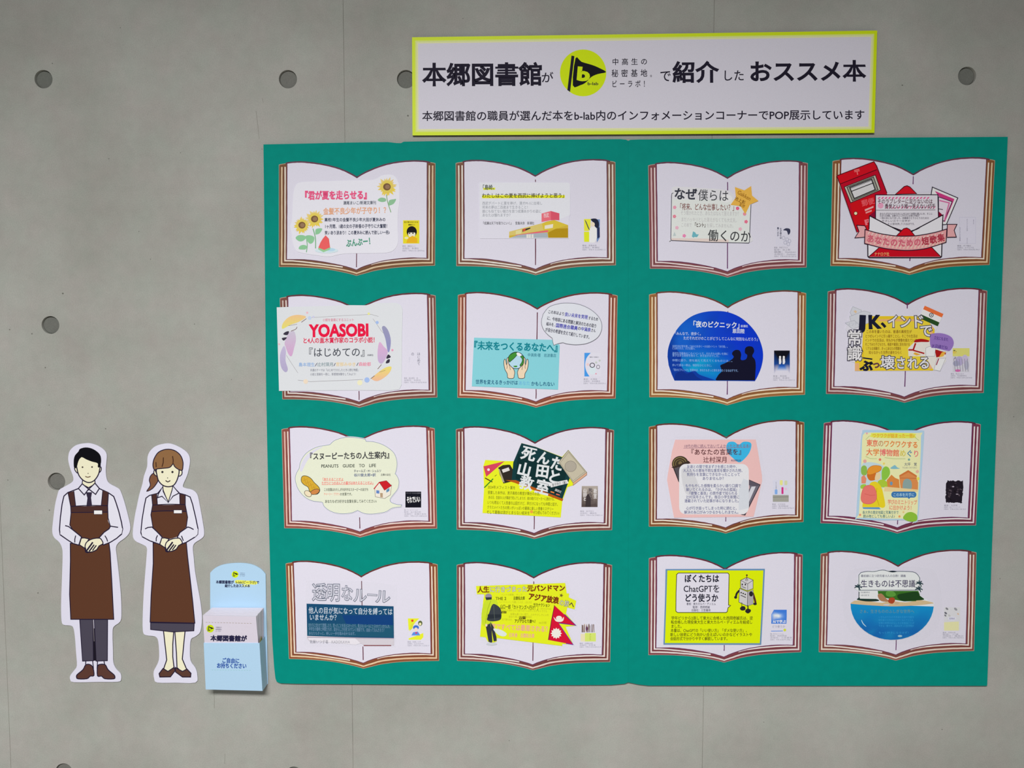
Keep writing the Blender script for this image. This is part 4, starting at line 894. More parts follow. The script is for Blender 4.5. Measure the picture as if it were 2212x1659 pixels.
rw = [('2024年メフィスト賞を', 470, 855, 360, 48), ('受賞した本作は、男子高校の教室が舞台のお話。', 470, 925, 700, 48), ('ある日、生徒の1人が事故で死んでしまうが、彼の魂がスピーカーに憑依する。', 478, 988, 870, 46), ('いつも明るくて人気者の山田だけど、声だけになっても仲間と話す。', 465, 1052, 930, 50), ('クラスメイトたちの笑いがいっぱいの最高に楽しい青春ミステリー', 462, 1115, 860, 48), ('そして最後は涙がとまらない結末を', 455, 1175, 560, 50), ('ぜひ読んでみてください♪', 1055, 1182, 340, 50)]
paras(pr, [(a, x, y, w, h, 1.6) for a, x, y, w, h in rw], (116, 118, 30), 0.006); pr.ell((240, 160, 60), 1035, 1198, 20); pr.flush('body_lettering')

f = Frame(1385, 900, 370)
t, pr = open_book((3, 3), f, [(105, 140), (2100, 78), (2090, 1355), (105, 1415)],
                  'open-book cutout behind the pink mirror card, third row', (126, 76, 44), (208, 188, 150), ((1290, 1420),))
pr.rect((212, 212, 228), 1700, 820, 1905, 1105); pr.rect((160, 160, 150), 1700, 1012, 1905, 1100); pr.rect((226, 224, 140), 1790, 820, 1828, 885, 12); pr.rect((206, 210, 170), 1850, 826, 1888, 885, 12); pr.rect((130, 170, 226), 1725, 940, 1760, 1003, 10); pr.rect((206, 50, 130), 1812, 910, 1838, 1000, 8); pr.ell((226, 190, 214), 1868, 935, 16); pr.vtext('あなたの言葉を', 1735, 840, 16, 100, (110, 110, 130)); pr.line((110, 110, 104), 5, (1700, 1040), (1905, 1035))
pr.flush('cover_thumbnail', 'book cover print with small coloured notes'); cap(pr, 1690, 1120, 280, 74, 3, ('辻村深月', '毎日新聞出版', '620-32796-9'))
t, pr = card('pink_mirror_card', 'pink hexagonal card with a blue heart, a dark ornate mirror and a long centred text', f, [(440, 298), (1480, 296), (1500, 400), (1560, 760), (1562, 830), (1480, 1180), (1452, 1292), (425, 1305), (400, 1180), (335, 820), (345, 740), (400, 440)], (236, 186, 184), edge=(232, 200, 206))
film(t, f, smooth([(440, 258), (960, 262), (1510, 255), (1545, 380), (1600, 760), (1600, 840), (1520, 1180), (1480, 1325), (960, 1330), (390, 1335), (360, 1200), (290, 820), (300, 730), (370, 400)], 2))
pr.poly((60, 178, 224), *smooth([(1110, 440), (1100, 380), (1130, 330), (1200, 325), (1260, 362), (1320, 325), (1400, 330), (1425, 370), (1395, 470), (1320, 560), (1260, 590), (1190, 540), (1130, 480)], 4)); pr.flush('printed_heart', 'printed sky-blue heart')
pr.ell((66, 56, 40), 505, 612, 108, 104, n=30); pr.ell(None, 500, 608, 84, 80, ol=(150, 132, 84), lw=8); pr.ell(None, 500, 610, 56, 54, ol=(130, 112, 70), lw=7); pr.ell((120, 104, 70), 505, 600, 24, 24)
pr.poly((58, 46, 40), (390, 655), (612, 570), (640, 600), (420, 668)); pr.poly((84, 78, 84), (415, 672), (500, 645), (560, 820), (520, 900), (480, 835)); pr.line((46, 38, 40), 9, (425, 672), (485, 838))
pr.poly((110, 106, 118), (1392, 818), (1535, 880), (1345, 1272), (1280, 1240), (1400, 920)); pr.poly((206, 206, 214), (1425, 905), (1480, 900), (1335, 1230), (1290, 1215)); pr.line((60, 50, 60), 11, (1392, 818), (1535, 880), (1340, 1272), (1290, 1262)); pr.poly((90, 84, 96), (1392, 818), (1530, 880), (1500, 900), (1392, 885)); pr.flush('printed_mirror')
pr.rect((222, 222, 226), 490, 610, 1390, 1262, 90); pr.poly((206, 206, 210), (520, 690), (640, 680), (740, 900), (640, 1010), (560, 960), sm=3); pr.poly((208, 212, 220), (1320, 800), (1390, 830), (1392, 1180), (1260, 1210), (1260, 950)); pr.flush('white_panel')
pr.text('10代の時に読んでおいてよかったと思える本♪', 552, 356, 860, 50, (130, 98, 120), 0.006, -0.2); pr.line((150, 110, 130), 4, (545, 408), (1390, 400))
pr.text('『あなたの言葉を』', 600, 415, 740, 84, (84, 34, 40), 0.012, -0.3); pr.text('辻村深月', 800, 515, 315, 82, (96, 44, 50), 0.01, -0.3); pr.text('毎日新聞出版', 1160, 552, 130, 28, (70, 70, 110), 0.01); pr.flush('title_lettering')
BL = (96, 98, 142)
rw = [('友達との間で気まずさを感じた時や、', 590, 622, 670), ('大人たちの意味不明な意見を聞かされた時、', 542, 672, 790), ('気持ちを言葉にできなかったことって', 588, 722, 690), ('ありませんか？', 790, 774, 300), ('もやもやした感情を柔らかい語り口調で', 570, 868, 720), ('解いてくれるのは、『かがみの孤城』', 580, 918, 680), ('『傲慢と善良』の原作者で知られる', 600, 965, 645), ('辻村深月さんです。毎日小学生新聞に', 580, 1014, 690), ('連載されていた記事が本になりました。', 560, 1063, 725), ('心が行き詰ってしまった時に読むと、', 580, 1158, 680), ('解決の糸口がみつかるかもしれません。', 555, 1210, 725)]
paras(pr, [(a, x, y, w, 48, 0) for a, x, y, w in rw], BL, 0.012); pr.flush('body_lettering')

f = Frame(1760, 900, 380)
t, pr = open_book((3, 4), f, [(120, 88), (2082, 102), (2022, 1362), (78, 1335)],
                  'open-book cutout behind the tall museum card, third row at the board\'s right edge', (120, 56, 76), (206, 198, 206), ((1340, 1460),))
rnd = random.Random(2)
zz = [];
for (xa, ya), (xb, yb) in zip([(1660, 806), (1868, 808), (1850, 1085), (1642, 1080)], [(1868, 808), (1850, 1085), (1642, 1080), (1660, 806)]):
    for k in range(14): zz.append((xa + (xb - xa) * k / 14 + rnd.uniform(-8, 8), ya + (yb - ya) * k / 14 + rnd.uniform(-8, 8)))
pr.poly((34, 28, 38), *zz); 
for k in range(26): x, y = rnd.uniform(1675, 1840), rnd.uniform(825, 1065); pr.ell(mixc((90, 78, 88), (24, 18, 24), rnd.random()), x, y, rnd.uniform(6, 22), rnd.uniform(5, 14), rnd.uniform(0, 90), n=10)
pr.ell((176, 166, 180), 1740, 880, 14, 8); pr.ell((190, 180, 190), 1790, 975, 16, 5); pr.flush('cover_thumbnail', 'dark speckled book cover print with ragged edge'); cap(pr, 1625, 1105, 275, 70, 3, ('大坪覚', 'JTBパブリッシング', '533-15610-2'))
t, pr = card('tall_museum_card', 'tall pastel portrait card showing a child with pink backpack before brick buildings', f, smooth([(600, 190), (640, 168), (1000, 172), (1340, 172), (1372, 190), (1375, 250), (1345, 700), (1310, 1180), (1290, 1320), (1240, 1330), (1180, 1300), (800, 1305), (530, 1285), (522, 1240), (555, 700), (580, 300)], 2), (176, 206, 226), edge=(190, 210, 210), lift=0.0003)
pr.poly((232, 230, 176), *smooth([(625, 215), (700, 200), (1300, 205), (1335, 240), (1325, 600), (1300, 1000), (1285, 1265), (1200, 1285), (570, 1270), (555, 1230), (580, 800), (595, 300)], 2)); pr.poly((192, 214, 220), *smooth([(590, 620), (650, 575), (760, 580), (860, 620), (900, 700), (860, 900), (585, 900)], 3)); pr.flush('pastel_background')
pr.poly((140, 184, 80), *smooth([(585, 640), (620, 612), (655, 640), (655, 720), (620, 740), (585, 715)], 3)); pr.flush('printed_tree'); pr.poly((140, 196, 70), *smooth([(840, 720), (850, 660), (890, 625), (935, 650), (945, 720), (900, 790), (850, 800)], 3)); pr.flush('printed_tree'); pr.poly((170, 200, 60), *smooth([(790, 820), (850, 790), (920, 830), (920, 880), (830, 885)], 3)); pr.poly((160, 200, 70), *smooth([(580, 860), (640, 850), (650, 900), (580, 905)], 2)); pr.flush('printed_bushes'); pr.poly((140, 190, 60), *smooth([(1110, 1280), (1150, 1215), (1220, 1200), (1285, 1240), (1280, 1310), (1200, 1320)], 3)); pr.flush('printed_bush'); pr.poly((226, 140, 110), (585, 760), (620, 730), (650, 780), (640, 840), (588, 840)); pr.flush('printed_cottage')
pr.poly((216, 136, 66), (905, 800), (965, 730), (1010, 770), (1060, 790), (1070, 910), (920, 915)); pr.poly((218, 140, 80), (1062, 740), (1175, 672), (1285, 745), (1280, 770), (1300, 830), (1298, 918), (1080, 915)); pr.poly((206, 118, 60), (1062, 738), (1175, 672), (1285, 742), (1280, 762), (1175, 700), (1068, 758)); pr.poly((140, 164, 160), *smooth([(1112, 912), (1115, 810), (1165, 780), (1215, 815), (1212, 912)], 3)); pr.ell((110, 150, 180), 962, 840, 18, 24); pr.line((170, 90, 50), 5, (1070, 772), (1282, 776)); pr.poly((236, 206, 150), (880, 880), (1300, 918), (1295, 945), (870, 940)); pr.flush('printed_museum')
pr.poly((206, 112, 40), *smooth([(660, 720), (665, 770), (700, 805), (770, 790), (800, 740), (740, 700)], 3)); pr.poly((232, 150, 50), *smooth([(662, 720), (670, 660), (720, 620), (790, 615), (838, 632), (825, 680), (760, 710), (700, 730)], 3), ol=(190, 106, 30), lw=5); pr.poly((244, 206, 160), *smooth([(770, 720), (800, 700), (825, 710), (825, 770), (790, 800), (755, 790)], 3))
pr.poly((234, 208, 40), *smooth([(598, 1120), (640, 960), (690, 850), (720, 822), (775, 820), (835, 880), (868, 1000), (886, 1120), (850, 1148), (820, 1140), (640, 1138)], 3)); pr.line((200, 160, 30), 6, (780, 900), (770, 1000), (810, 1120)); pr.poly((96, 150, 200), (600, 1140), (810, 1140), (830, 1165), (610, 1160)); pr.poly((232, 120, 110), *smooth([(580, 1020), (610, 900), (670, 862), (740, 880), (775, 960), (770, 1050), (700, 1098), (610, 1085)], 4), ol=(206, 90, 84), lw=4); pr.line((206, 90, 84), 5, (625, 970), (700, 990), (760, 985)); pr.flush('printed_child', 'child in yellow cap and coat with pink backpack')
pr.rect((60, 118, 176), 962, 942, 1278, 1018, 36); pr.poly((60, 118, 176), (1165, 1015), (1185, 1036), (1205, 1015)); pr.text('この本を片手に', 985, 958, 270, 48, (170, 206, 224), 0.02)
pr.poly((226, 236, 90), *smooth([(710, 225), (760, 205), (1230, 210), (1260, 240), (1230, 270), (740, 262)], 3)); paras(pr, [('ワクワクが詰まった一冊♪', 725, 212, 530, 56)], (232, 160, 40), 0.02)
for i, (ch, c) in enumerate(zip('東京のワクワクする', [(236, 110, 84), (236, 110, 84), (196, 150, 110), (232, 140, 70), (226, 130, 60), (226, 130, 70), (232, 130, 70), (236, 120, 70), (236, 130, 60)])): pr.text(ch, 650 + i * 72, 285 + i * 3, 74, 90, c, 0.022)
for i, (ch, c) in enumerate(zip('大学博物館めぐり', [(236, 110, 70), (236, 130, 60), (236, 110, 110), (236, 110, 100), (236, 120, 90), (214, 196, 90), (70, 130, 170), (236, 120, 120)])): pr.text(ch, 645 + i * 84, 398 + i * 3, 84, 92, c, 0.018)
pr.text('大坪　覚', 1125, 576, 160, 46, (110, 116, 130), 0.01); pr.text('TSUBO SATORU', 1100, 628, 185, 26, (150, 150, 150), 0.0)
pr.text('学びのミニトリップ', 918, 1040, 368, 64, (238, 150, 120), 0.03, 1); pr.text('に出かけよう！', 935, 1110, 310, 62, (238, 150, 120), 0.03, 1)
paras(pr, [('各大学の歴史地図と写真付きで', 600, 1182, 455, 44), ('読み物としても楽しいよ♪', 608, 1230, 400, 44)], (96, 136, 140), 0.014)
pr.line((150, 180, 110), 4, (640, 500), (700, 528), (780, 530)); pr.line((150, 180, 110), 4, (880, 515), (1000, 530), (1140, 530)); pr.line((150, 180, 110), 4, (640, 290), (690, 240)); pr.line((150, 180, 110), 4, (1260, 260), (1310, 300))
for x, y, r, c in ((820, 540, 16, (238, 120, 100)), (1185, 540, 14, (120, 170, 160)), (630, 560, 22, (238, 170, 160)), (870, 590, 14, (240, 210, 110)), (1300, 780, 20, (244, 220, 90)), (570, 1235, 14, (240, 150, 120)), (1065, 1255, 14, (240, 160, 100)), (1290, 690, 20, (240, 180, 160)), (655, 210, 12, (240, 170, 180)), (1115, 1200, 12, (244, 200, 130))): pr.ell(c, x, y, r)
pr.poly((130, 186, 200), *smooth([(950, 650), (985, 620), (1010, 610), (1040, 640), (1070, 652), (1000, 658)], 3)); pr.flush('card_lettering')

# ---------------- row 4
f = Frame(600, 1195, 370)
t, pr = open_book((4, 1), f, [(108, 140), (2058, 150), (2078, 1385), (150, 1360)],
                  'open-book cutout behind the navy slate card, bottom row at the board\'s lower left', (138, 80, 50), (212, 178, 134), ((360, 700), (1270, 1460)))
pr.rect((216, 214, 226), 1680, 842, 1882, 1122); pr.poly((224, 230, 50), (1680, 842), (1830, 842), (1780, 890), (1730, 960), (1690, 1000)); pr.poly((224, 230, 50), (1690, 1100), (1780, 1070), (1880, 1030), (1880, 1085), (1850, 1118), (1690, 1118)); pr.poly((214, 214, 60), (1720, 920), (1760, 900), (1740, 970), (1700, 1010))
pr.ell((90, 100, 60), 1840, 905, 28, 34); pr.ell((232, 226, 170), 1838, 915, 16, 18); pr.ell((60, 110, 200), 1785, 960, 38, 30); pr.ell((236, 210, 200), 1785, 985, 24, 26); pr.poly((90, 140, 220), (1725, 1062), (1750, 1020), (1810, 1012), (1840, 1062)); pr.ell((214, 50, 100), 1788, 1030, 14, 10); pr.poly((226, 70, 40), (1720, 860), (1750, 856), (1755, 880), (1730, 890))
pr.flush('cover_thumbnail', 'yellow and white book cover print with two small figures'); cap(pr, 1675, 1135, 280, 70, 3, ('佐藤いつ子', 'KADOKAWA', '04-112323-3'))
t, pr = card('navy_slate_card', 'clear film card with outlined grey title over a navy slate with white writing', f, smooth([(370, 400), (420, 350), (900, 355), (1450, 400), (1540, 450), (1530, 700), (1520, 1150), (1480, 1215), (1100, 1200), (420, 1205), (350, 1180), (340, 1100), (355, 700)], 2), (0, 0, 0), mat=M_FILM, sheet='laminate_film')
pr.poly((24, 74, 110), (372, 652), (1495, 686), (1500, 1100), (380, 1070)); pr.poly((16, 62, 120), (830, 800), (1480, 800), (1490, 1000), (900, 950)); pr.poly((30, 84, 110), (385, 900), (1490, 930), (1495, 1085), (382, 1065)); pr.flush('slate_panel')
pr.poly((204, 198, 206), (378, 1068), (1500, 1108), (1500, 1190), (1100, 1185), (1085, 1168), (400, 1130), (380, 1100)); pr.poly((170, 160, 176), (380, 1080), (1500, 1096), (1500, 1108), (380, 1094)); pr.poly((222, 218, 226), (385, 1092), (1000, 1100), (1070, 1165), (1000, 1180), (420, 1130)); pr.line((128, 66, 72), 12, (1110, 1192), (1465, 1192)); pr.flush('chalk_ledge')
for i, (ch, x, y, w, h, r) in enumerate((('透', 440, 380, 190, 240, 0), ('明', 630, 380, 180, 245, 1), ('な', 820, 400, 160, 220, 3), ('ル', 975, 440, 180, 200, 2), ('ー', 1150, 460, 150, 150, 4), ('ル', 1260, 460, 200, 190, 2))):
    pr.text(ch, x, y, w, h, (84, 92, 110), 0.032, r); pr.text(ch, x, y, w, h, (206, 206, 218), 0.0 if i > 2 else 0.002, r)
pr.flush('title_lettering')
pr.text('他人の目が気になって自分を縛っては', 398, 690, 1085, 92, (206, 216, 226), 0.006, 1.0); pr.text('いませんか？', 408, 782, 385, 88, (206, 216, 226), 0.006, 0.6)
paras(pr, [('まわりに合わせて我慢したり、思ったことを言えなかったり、見えないルールにとらわれていませんか。', 395, 900, 1070, 54, 1), ('中学生の優希と仲間たちが、自分らしさを見つけていく物語です。自由ってなんだろう？', 400, 950, 990, 54, 1), ('あなたもきっと、新しい一歩を踏み出せるはず。', 400, 1010, 620, 46, 0.5)], (120, 150, 180), 0.0)
pr.text('佐藤いつ子著　KADOKAWA', 412, 1116, 520, 48, (150, 150, 160), 0.0, 0.6); pr.flush('body_lettering')

f = Frame(975, 1195, 370)
t, pr = open_book((4, 2), f, [(75, 158), (2070, 158), (2045, 1400), (80, 1385)],
                  'open-book cutout behind the lime traveller card, bottom row', (118, 66, 62), (210, 192, 184), ((350, 400), (1170, 1450)))
pr.rect((216, 214, 228), 1670, 870, 1870, 1140); pr.rect((206, 222, 110), 1725, 1030, 1866, 1140); pr.rect((226, 216, 180), 1670, 1040, 1725, 1140)
rnd = random.Random(8)
for k in range(24): x = rnd.uniform(1685, 1850); pr.line(mixc((60, 50, 60), (200, 170, 150), rnd.random()), 7, (x, rnd.uniform(910, 960)), (x + rnd.uniform(-6, 6), 1022))
pr.ell((90, 50, 80), 1750, 975, 14, 30); pr.vtext('アジア', 1780, 1040, 24, 90, (170, 190, 60), 0.03); pr.flush('cover_thumbnail', 'book cover print with a street crowd above lime'); cap(pr, 1655, 1155, 278, 68, 3, ('古舘佑太郎', '幻冬舎', '344-04415-9'))
t, pr = card('traveller_card', 'lime note card with a red double-pennant flag and a walking person with dark backpack', f, [(318, 425), (1000, 402), (1470, 385), (1490, 520), (1520, 520), (1515, 570), (1612, 615), (1592, 725), (1498, 700), (1480, 780), (1612, 935), (1475, 950), (1575, 1182), (1435, 1170), (1430, 1198), (700, 1110), (590, 1095), (585, 1140), (520, 1162), (470, 1140), (440, 1085), (370, 1078), (395, 800), (410, 620), (425, 530), (330, 530)], (220, 232, 22), edge=(190, 200, 110), lift=0.0002)
film(t, f, [(965 + (x - 965) * 1.04, 780 + (y - 780) * 1.045) for x, y in [(318, 415), (1000, 392), (1480, 375), (1530, 500), (1625, 600), (1600, 740), (1520, 760), (1622, 940), (1510, 960), (1585, 1190), (1420, 1205), (600, 1150), (520, 1200), (440, 1150), (365, 1090), (385, 620), (318, 535)]], 0.0002)
DR = (120, 50, 20)
pr.text('人生', 335, 428, 155, 84, DR, 0.045, -1.2); pr.text('に行きづまった', 492, 430, 488, 80, (96, 100, 110), 0.04, -1.2); pr.text('に行きづまった', 492, 430, 488, 80, (216, 216, 210), 0.004, -1.2); pr.text('元バンドマン', 978, 412, 492, 84, DR, 0.05, -0.6)
pr.text('アジア放浪', 1000, 508, 400, 92, DR, 0.05, 8.5); pr.text('の旅へ', 1398, 590, 200, 86, (90, 80, 60), 0.04, 10); pr.text('の旅', 1398, 590, 133, 86, (216, 216, 206), 0.0, 10); pr.flush('title_lettering')
OL = (92, 92, 20)
pr.text('THE 2', 570, 556, 140, 54, OL, 0.02); pr.text('古舘佑太郎', 800, 556, 150, 48, OL, 0.03); pr.text('サカナクション', 1060, 640, 215, 50, (90, 90, 22), 0.03, 2); pr.text('山口一郎「カトマンズへ行け！」', 632, 658, 510, 62, (80, 76, 20), 0.02, 2); pr.text('急性胃腸炎', 645, 745, 70, 34, (86, 74, 24), 0.04); pr.text('古舘', 870, 812, 90, 40, (70, 60, 20), 0.05); pr.text('アジアひとり旅へ！', 815, 850, 290, 50, (80, 66, 20), 0.035, 1)
paras(pr, [('バンドの解散、そして', 640, 522, 280, 28, 0), ('ミュージシャンとして活動していたが、人生に行き', 610, 612, 430, 32, 1), ('に言われるがまま', 1140, 700, 150, 30, 2), ('初めての海外ひとり旅で次々とおそいかかるトラブル', 640, 718, 600, 34, 1.5), ('言葉も通じない国で、人のやさしさにふれ', 760, 768, 500, 34, 1.5), ('涙あり笑いありの旅日記', 740, 805, 300, 30, 1), ('生きて帰れるのか、', 650, 840, 150, 32, 1), ('66日間', 1130, 880, 100, 34, 1)], (178, 176, 40), 0.0)
pr.text('旅ですべては最悪される？', 510, 900, 770, 84, (240, 170, 140), 0.03, 3); pr.text('幻冬舎　古舘佑太郎', 745, 1025, 330, 60, (240, 170, 140), 0.03, 2); pr.flush('body_lettering')
pr.poly((112, 100, 40), *[(1420 + (28 if k % 2 == 0 else 12) * math.cos(k * .628), 545 + (28 if k % 2 == 0 else 12) * math.sin(k * .628)) for k in range(10)])
pr.poly((206, 18, 52), (1330, 672), (1610, 932), (1385, 900), (1572, 1180), (1250, 1120), (1268, 1000), (1290, 880)); pr.line((90, 30, 140), 12, (1460, 790), (1608, 932), (1385, 900)); pr.line((110, 40, 150), 10, (1400, 930), (1572, 1180), (1480, 1165)); pr.line((60, 20, 60), 7, (1332, 672), (1290, 880), (1252, 1120))
pr.poly((236, 224, 214), *smooth([(1320, 822), (1350, 855), (1390, 865), (1430, 850), (1452, 822), (1445, 870), (1400, 888), (1345, 875)], 3)); pr.ell((236, 224, 214), 1390, 838, 40, 30, n=14); sun = [(1355 + (74 if k % 2 == 0 else 54) * math.cos(k * math.pi / 12), 1035 + (74 if k % 2 == 0 else 54) * math.sin(k * math.pi / 12)) for k in range(24)]
pr.poly((238, 226, 216), *sun); pr.flush('printed_flag', 'red double-pennant flag with white moon and sun')
pr.poly((196, 216, 44), *smooth([(430, 620), (520, 590), (600, 640), (560, 860), (470, 940), (400, 920), (390, 780)], 3)); pr.ell((150, 140, 156), 480, 560, 44, 40); pr.poly((50, 54, 60), (438, 570), (522, 568), (520, 598), (450, 606)); pr.line((150, 170, 30), 6, (510, 610), (470, 720), (440, 900)); pr.poly((56, 62, 68), *smooth([(545, 655), (600, 680), (640, 730), (644, 840), (600, 872), (520, 880), (466, 868), (462, 840), (492, 760), (515, 690)], 3)); pr.poly((40, 46, 54), (470, 790), (640, 790), (640, 830), (466, 850)); pr.line((90, 100, 90), 5, (545, 670), (560, 860)); pr.poly((50, 52, 62), (443, 935), (500, 905), (520, 985), (530, 1140), (522, 1160), (480, 1142)); pr.poly((50, 52, 62), (500, 880), (545, 950), (582, 1080), (585, 1132), (548, 1140), (520, 990)); pr.ell((236, 206, 180), 452, 930, 14, 18); pr.poly((214, 222, 214), *smooth([(540, 975), (640, 990), (715, 1040), (680, 1075), (600, 1050)], 3)); pr.ell((196, 200, 206), 520, 1172, 70, 18); pr.flush('printed_traveller', 'walking person in lime jacket with dark backpack')

f = Frame(1385, 1180, 370)
t, pr = open_book((4, 3), f, [(105, 162), (2080, 112), (2062, 1362), (100, 1400)],
                  'open-book cutout behind the lime robot card, bottom row', (126, 66, 72), (206, 196, 196), ((1340, 1420),))
gfill(pr, [(1715, 820), (1880, 820), (1880, 910), (1876, 1000), (1680, 1000), (1680, 880)], lambda x, y: mixc((60, 120, 214), (226, 232, 246), math.exp(-(((x - 1750) / 70) ** 2 + ((y - 900) / 34) ** 2)) * 1.2), 8)
pr.text('AIで学ぶ', 1700, 950, 170, 44, (240, 242, 250), 0.03); pr.text('どう使うか', 1690, 1020, 170, 34, (150, 150, 170), 0.01); pr.line((60, 130, 220), 8, (1678, 1096), (1830, 1094)); pr.ell((206, 216, 60), 1855, 1082, 18); pr.flush('cover_thumbnail', 'blue and white book cover print'); cap(pr, 1665, 1120, 285, 100, 4, ('東大カルペ・ディエム', '三笠書房', '8379-2982-3', '西岡壱誠'))
t, pr = card('robot_card', 'lime card with a grey box robot and a white speech panel, framed in blue', f, [(316, 296), (1598, 292), (1575, 800), (1550, 1272), (288, 1270), (308, 700)], (100, 140, 176), edge=(90, 120, 150), lift=0.0003)
pr.poly((214, 232, 6), (338, 312), (1578, 312), (1556, 800), (1532, 1252), (306, 1250), (326, 700)); pr.flush('lime_panel')
pr.rect(None, 0, 0, 1, 1); pan = [(480, 345), (1120, 345), (1136, 365), (1130, 600), (1128, 760), (1155, 766), (1122, 795), (1112, 845), (1095, 856), (470, 856), (448, 838), (450, 600), (458, 365)]
pr.poly((217, 214, 226), *pan, ol=(60, 60, 30), lw=9); pr.flush('speech_panel')
pr.text('ぼくたちは', 558, 362, 450, 108, (26, 26, 44), 0.03); pr.text('ChatGPTを', 545, 490, 475, 112, (26, 26, 44), 0.012); pr.text('どう使うか', 560, 612, 435, 108, (26, 26, 44), 0.03); pr.flush('title_lettering')
paras(pr, [('著者：東大カルペ・ディエム', 585, 726, 380, 36), ('監修：西岡壱誠', 665, 768, 222, 36), ('出版社：三笠書房', 648, 808, 250, 36)], (84, 84, 100), 0.015)
paras(pr, [('学年ビリから2浪して東大に合格した西岡壱誠氏は、逆', 388, 902, 1055, 50), ('転合格した現役東大生と東大カルペ・ディエムを結成し', 384, 954, 1055, 50), ('ました。', 384, 1008, 165, 50), ('本書は、ChatGPTの「いい使い方」「ダメな使い方」、', 380, 1062, 1010, 50), ('新しい技術にどう向かい合えばいいのかなどイラストや', 375, 1116, 1060, 50), ('会話形式で分かりやすく解説しています。', 375, 1168, 765, 50)], (92, 92, 20), 0.018); pr.flush('body_lettering')
K = (40, 36, 40); GR = (200, 198, 200)
pr.line(K, 26, (1270, 570), (1235, 610), (1222, 660), sm=True); pr.ell(K, 1220, 660, 20, 18); pr.line((84, 40, 40), 26, (1440, 600), (1468, 690), (1478, 740), sm=True); pr.ell(K, 1470, 745, 24, 16)
pr.poly(GR, (1284, 440), (1365, 402), (1446, 436), (1446, 545), (1375, 575), (1284, 540), ol=K, lw=6); pr.line(K, 5, (1284, 440), (1375, 486), (1446, 438)); pr.line(K, 5, (1375, 486), (1375, 575)); pr.ell(None, 1362, 434, 16, 10, ol=K, lw=5); pr.line((110, 60, 20), 9, (1365, 430), (1365, 378)); pr.ell((90, 60, 30), 1365, 374, 12)
pr.poly(GR, (1270, 545), (1375, 588), (1446, 562), (1448, 745), (1370, 772), (1262, 722), ol=K, lw=6); pr.poly((170, 166, 170), (1375, 588), (1446, 562), (1448, 745), (1370, 772)); pr.line(K, 5, (1375, 588), (1370, 772)); pr.ell(K, 1420, 615, 26, 34)
for x in (1306, 1346): pr.rect((60, 56, 60), x - 8, 482, x + 8, 506)
pr.line((60, 56, 60), 7, (1300, 520), (1352, 540))
for x, y in ((1292, 600), (1318, 610), (1345, 622)): pr.rect(K, x - 9, y - 8, x + 9, y + 8)
pr.line(K, 9, (1285, 632), (1352, 662)); pr.line(K, 7, (1300, 725), (1300, 780)); pr.poly(K, *smooth([(1275, 805), (1300, 775), (1340, 780), (1345, 820), (1300, 830)], 3)); pr.poly(K, *smooth([(1342, 840), (1370, 805), (1415, 820), (1410, 850), (1375, 868)], 3)); pr.line(K, 14, (1378, 765), (1380, 815)); pr.flush('printed_robot')

f = Frame(1750, 1175, 380)
t, pr = open_book((4, 4), f, [(138, 132), (2086, 112), (2056, 1340), (115, 1355)],
                  'open-book cutout behind the island card, bottom row at the board\'s lower right', (130, 76, 66), (208, 194, 178), ((1270, 1440),))
pr.rect((212, 212, 216), 1684, 798, 1888, 1092); pr.poly((222, 220, 170), (1684, 985), (1870, 975), (1870, 1090), (1684, 1090))
for x, y, a, c in ((1705, 870, 20, (110, 110, 120)), (1720, 815, 20, (130, 130, 136)), (1830, 820, 24, (150, 150, 156)), (1860, 880, 14, (214, 180, 150)), (1750, 900, 18, (190, 190, 190)), (1700, 900, 16, (120, 120, 128))): pr.ell(c, x, y, a, a * .6, 40)
pr.ell((216, 216, 230), 1785, 938, 52, 26); pr.text('生きもの', 1750, 925, 68, 26, (96, 90, 130), 0.02); pr.flush('cover_thumbnail', 'pale green book cover print'); cap(pr, 1665, 1105, 265, 86, 4, ('早島大祐', '集英社', '08-788090-8', '三浦'))
arc = [(1032 + 528 * math.cos(math.radians(a)), 755 + 456 * math.sin(math.radians(a))) for a in range(0, 181, 8)]
shp = [(612, 375), (720, 342), (910, 325), (1120, 345), (1290, 352), (1380, 400), (1382, 480), (1410, 520), (1405, 590), (1360, 620), (1440, 690), (1560, 738)] + arc[1:-1] + [(505, 745), (605, 690), (615, 600), (560, 560), (600, 500), (605, 400)]
t, pr = card('island_card', 'card cut as a round island, blue sea half-disc below a white title board with palms', f, shp, (222, 226, 228), lift=0.0002)
film(t, f, smooth([(560, 310), (1000, 285), (1480, 300), (1600, 420), (1660, 700), (1640, 900), (1560, 1100), (1350, 1230), (1040, 1255), (720, 1230), (500, 1100), (420, 900), (410, 700), (460, 420)], 3), 0.0002)
gfill(pr, [(508, 752)] + [(1032 + 524 * math.cos(math.radians(a)), 755 + 452 * math.sin(math.radians(a))) for a in range(180, -1, -8)] , lambda x, y: mixc(mixc((20, 140, 200), (22, 96, 170), (y - 800) / 300), (30, 150, 196), max(0, blot(2.1, x, y)) * .4 + .2 * math.exp(-((x - 1080) / 220) ** 2)), 10, (1032, 900)); pr.flush('printed_sea')
pr.poly((206, 182, 142), *([(508, 742)] + smooth([(560, 712), (700, 715), (900, 740), (1000, 715), (1200, 735), (1380, 705), (1540, 735)], 3, False) + smooth([(1556, 748), (1400, 768), (1200, 780), (1000, 784), (700, 768), (512, 752)], 3, False)))
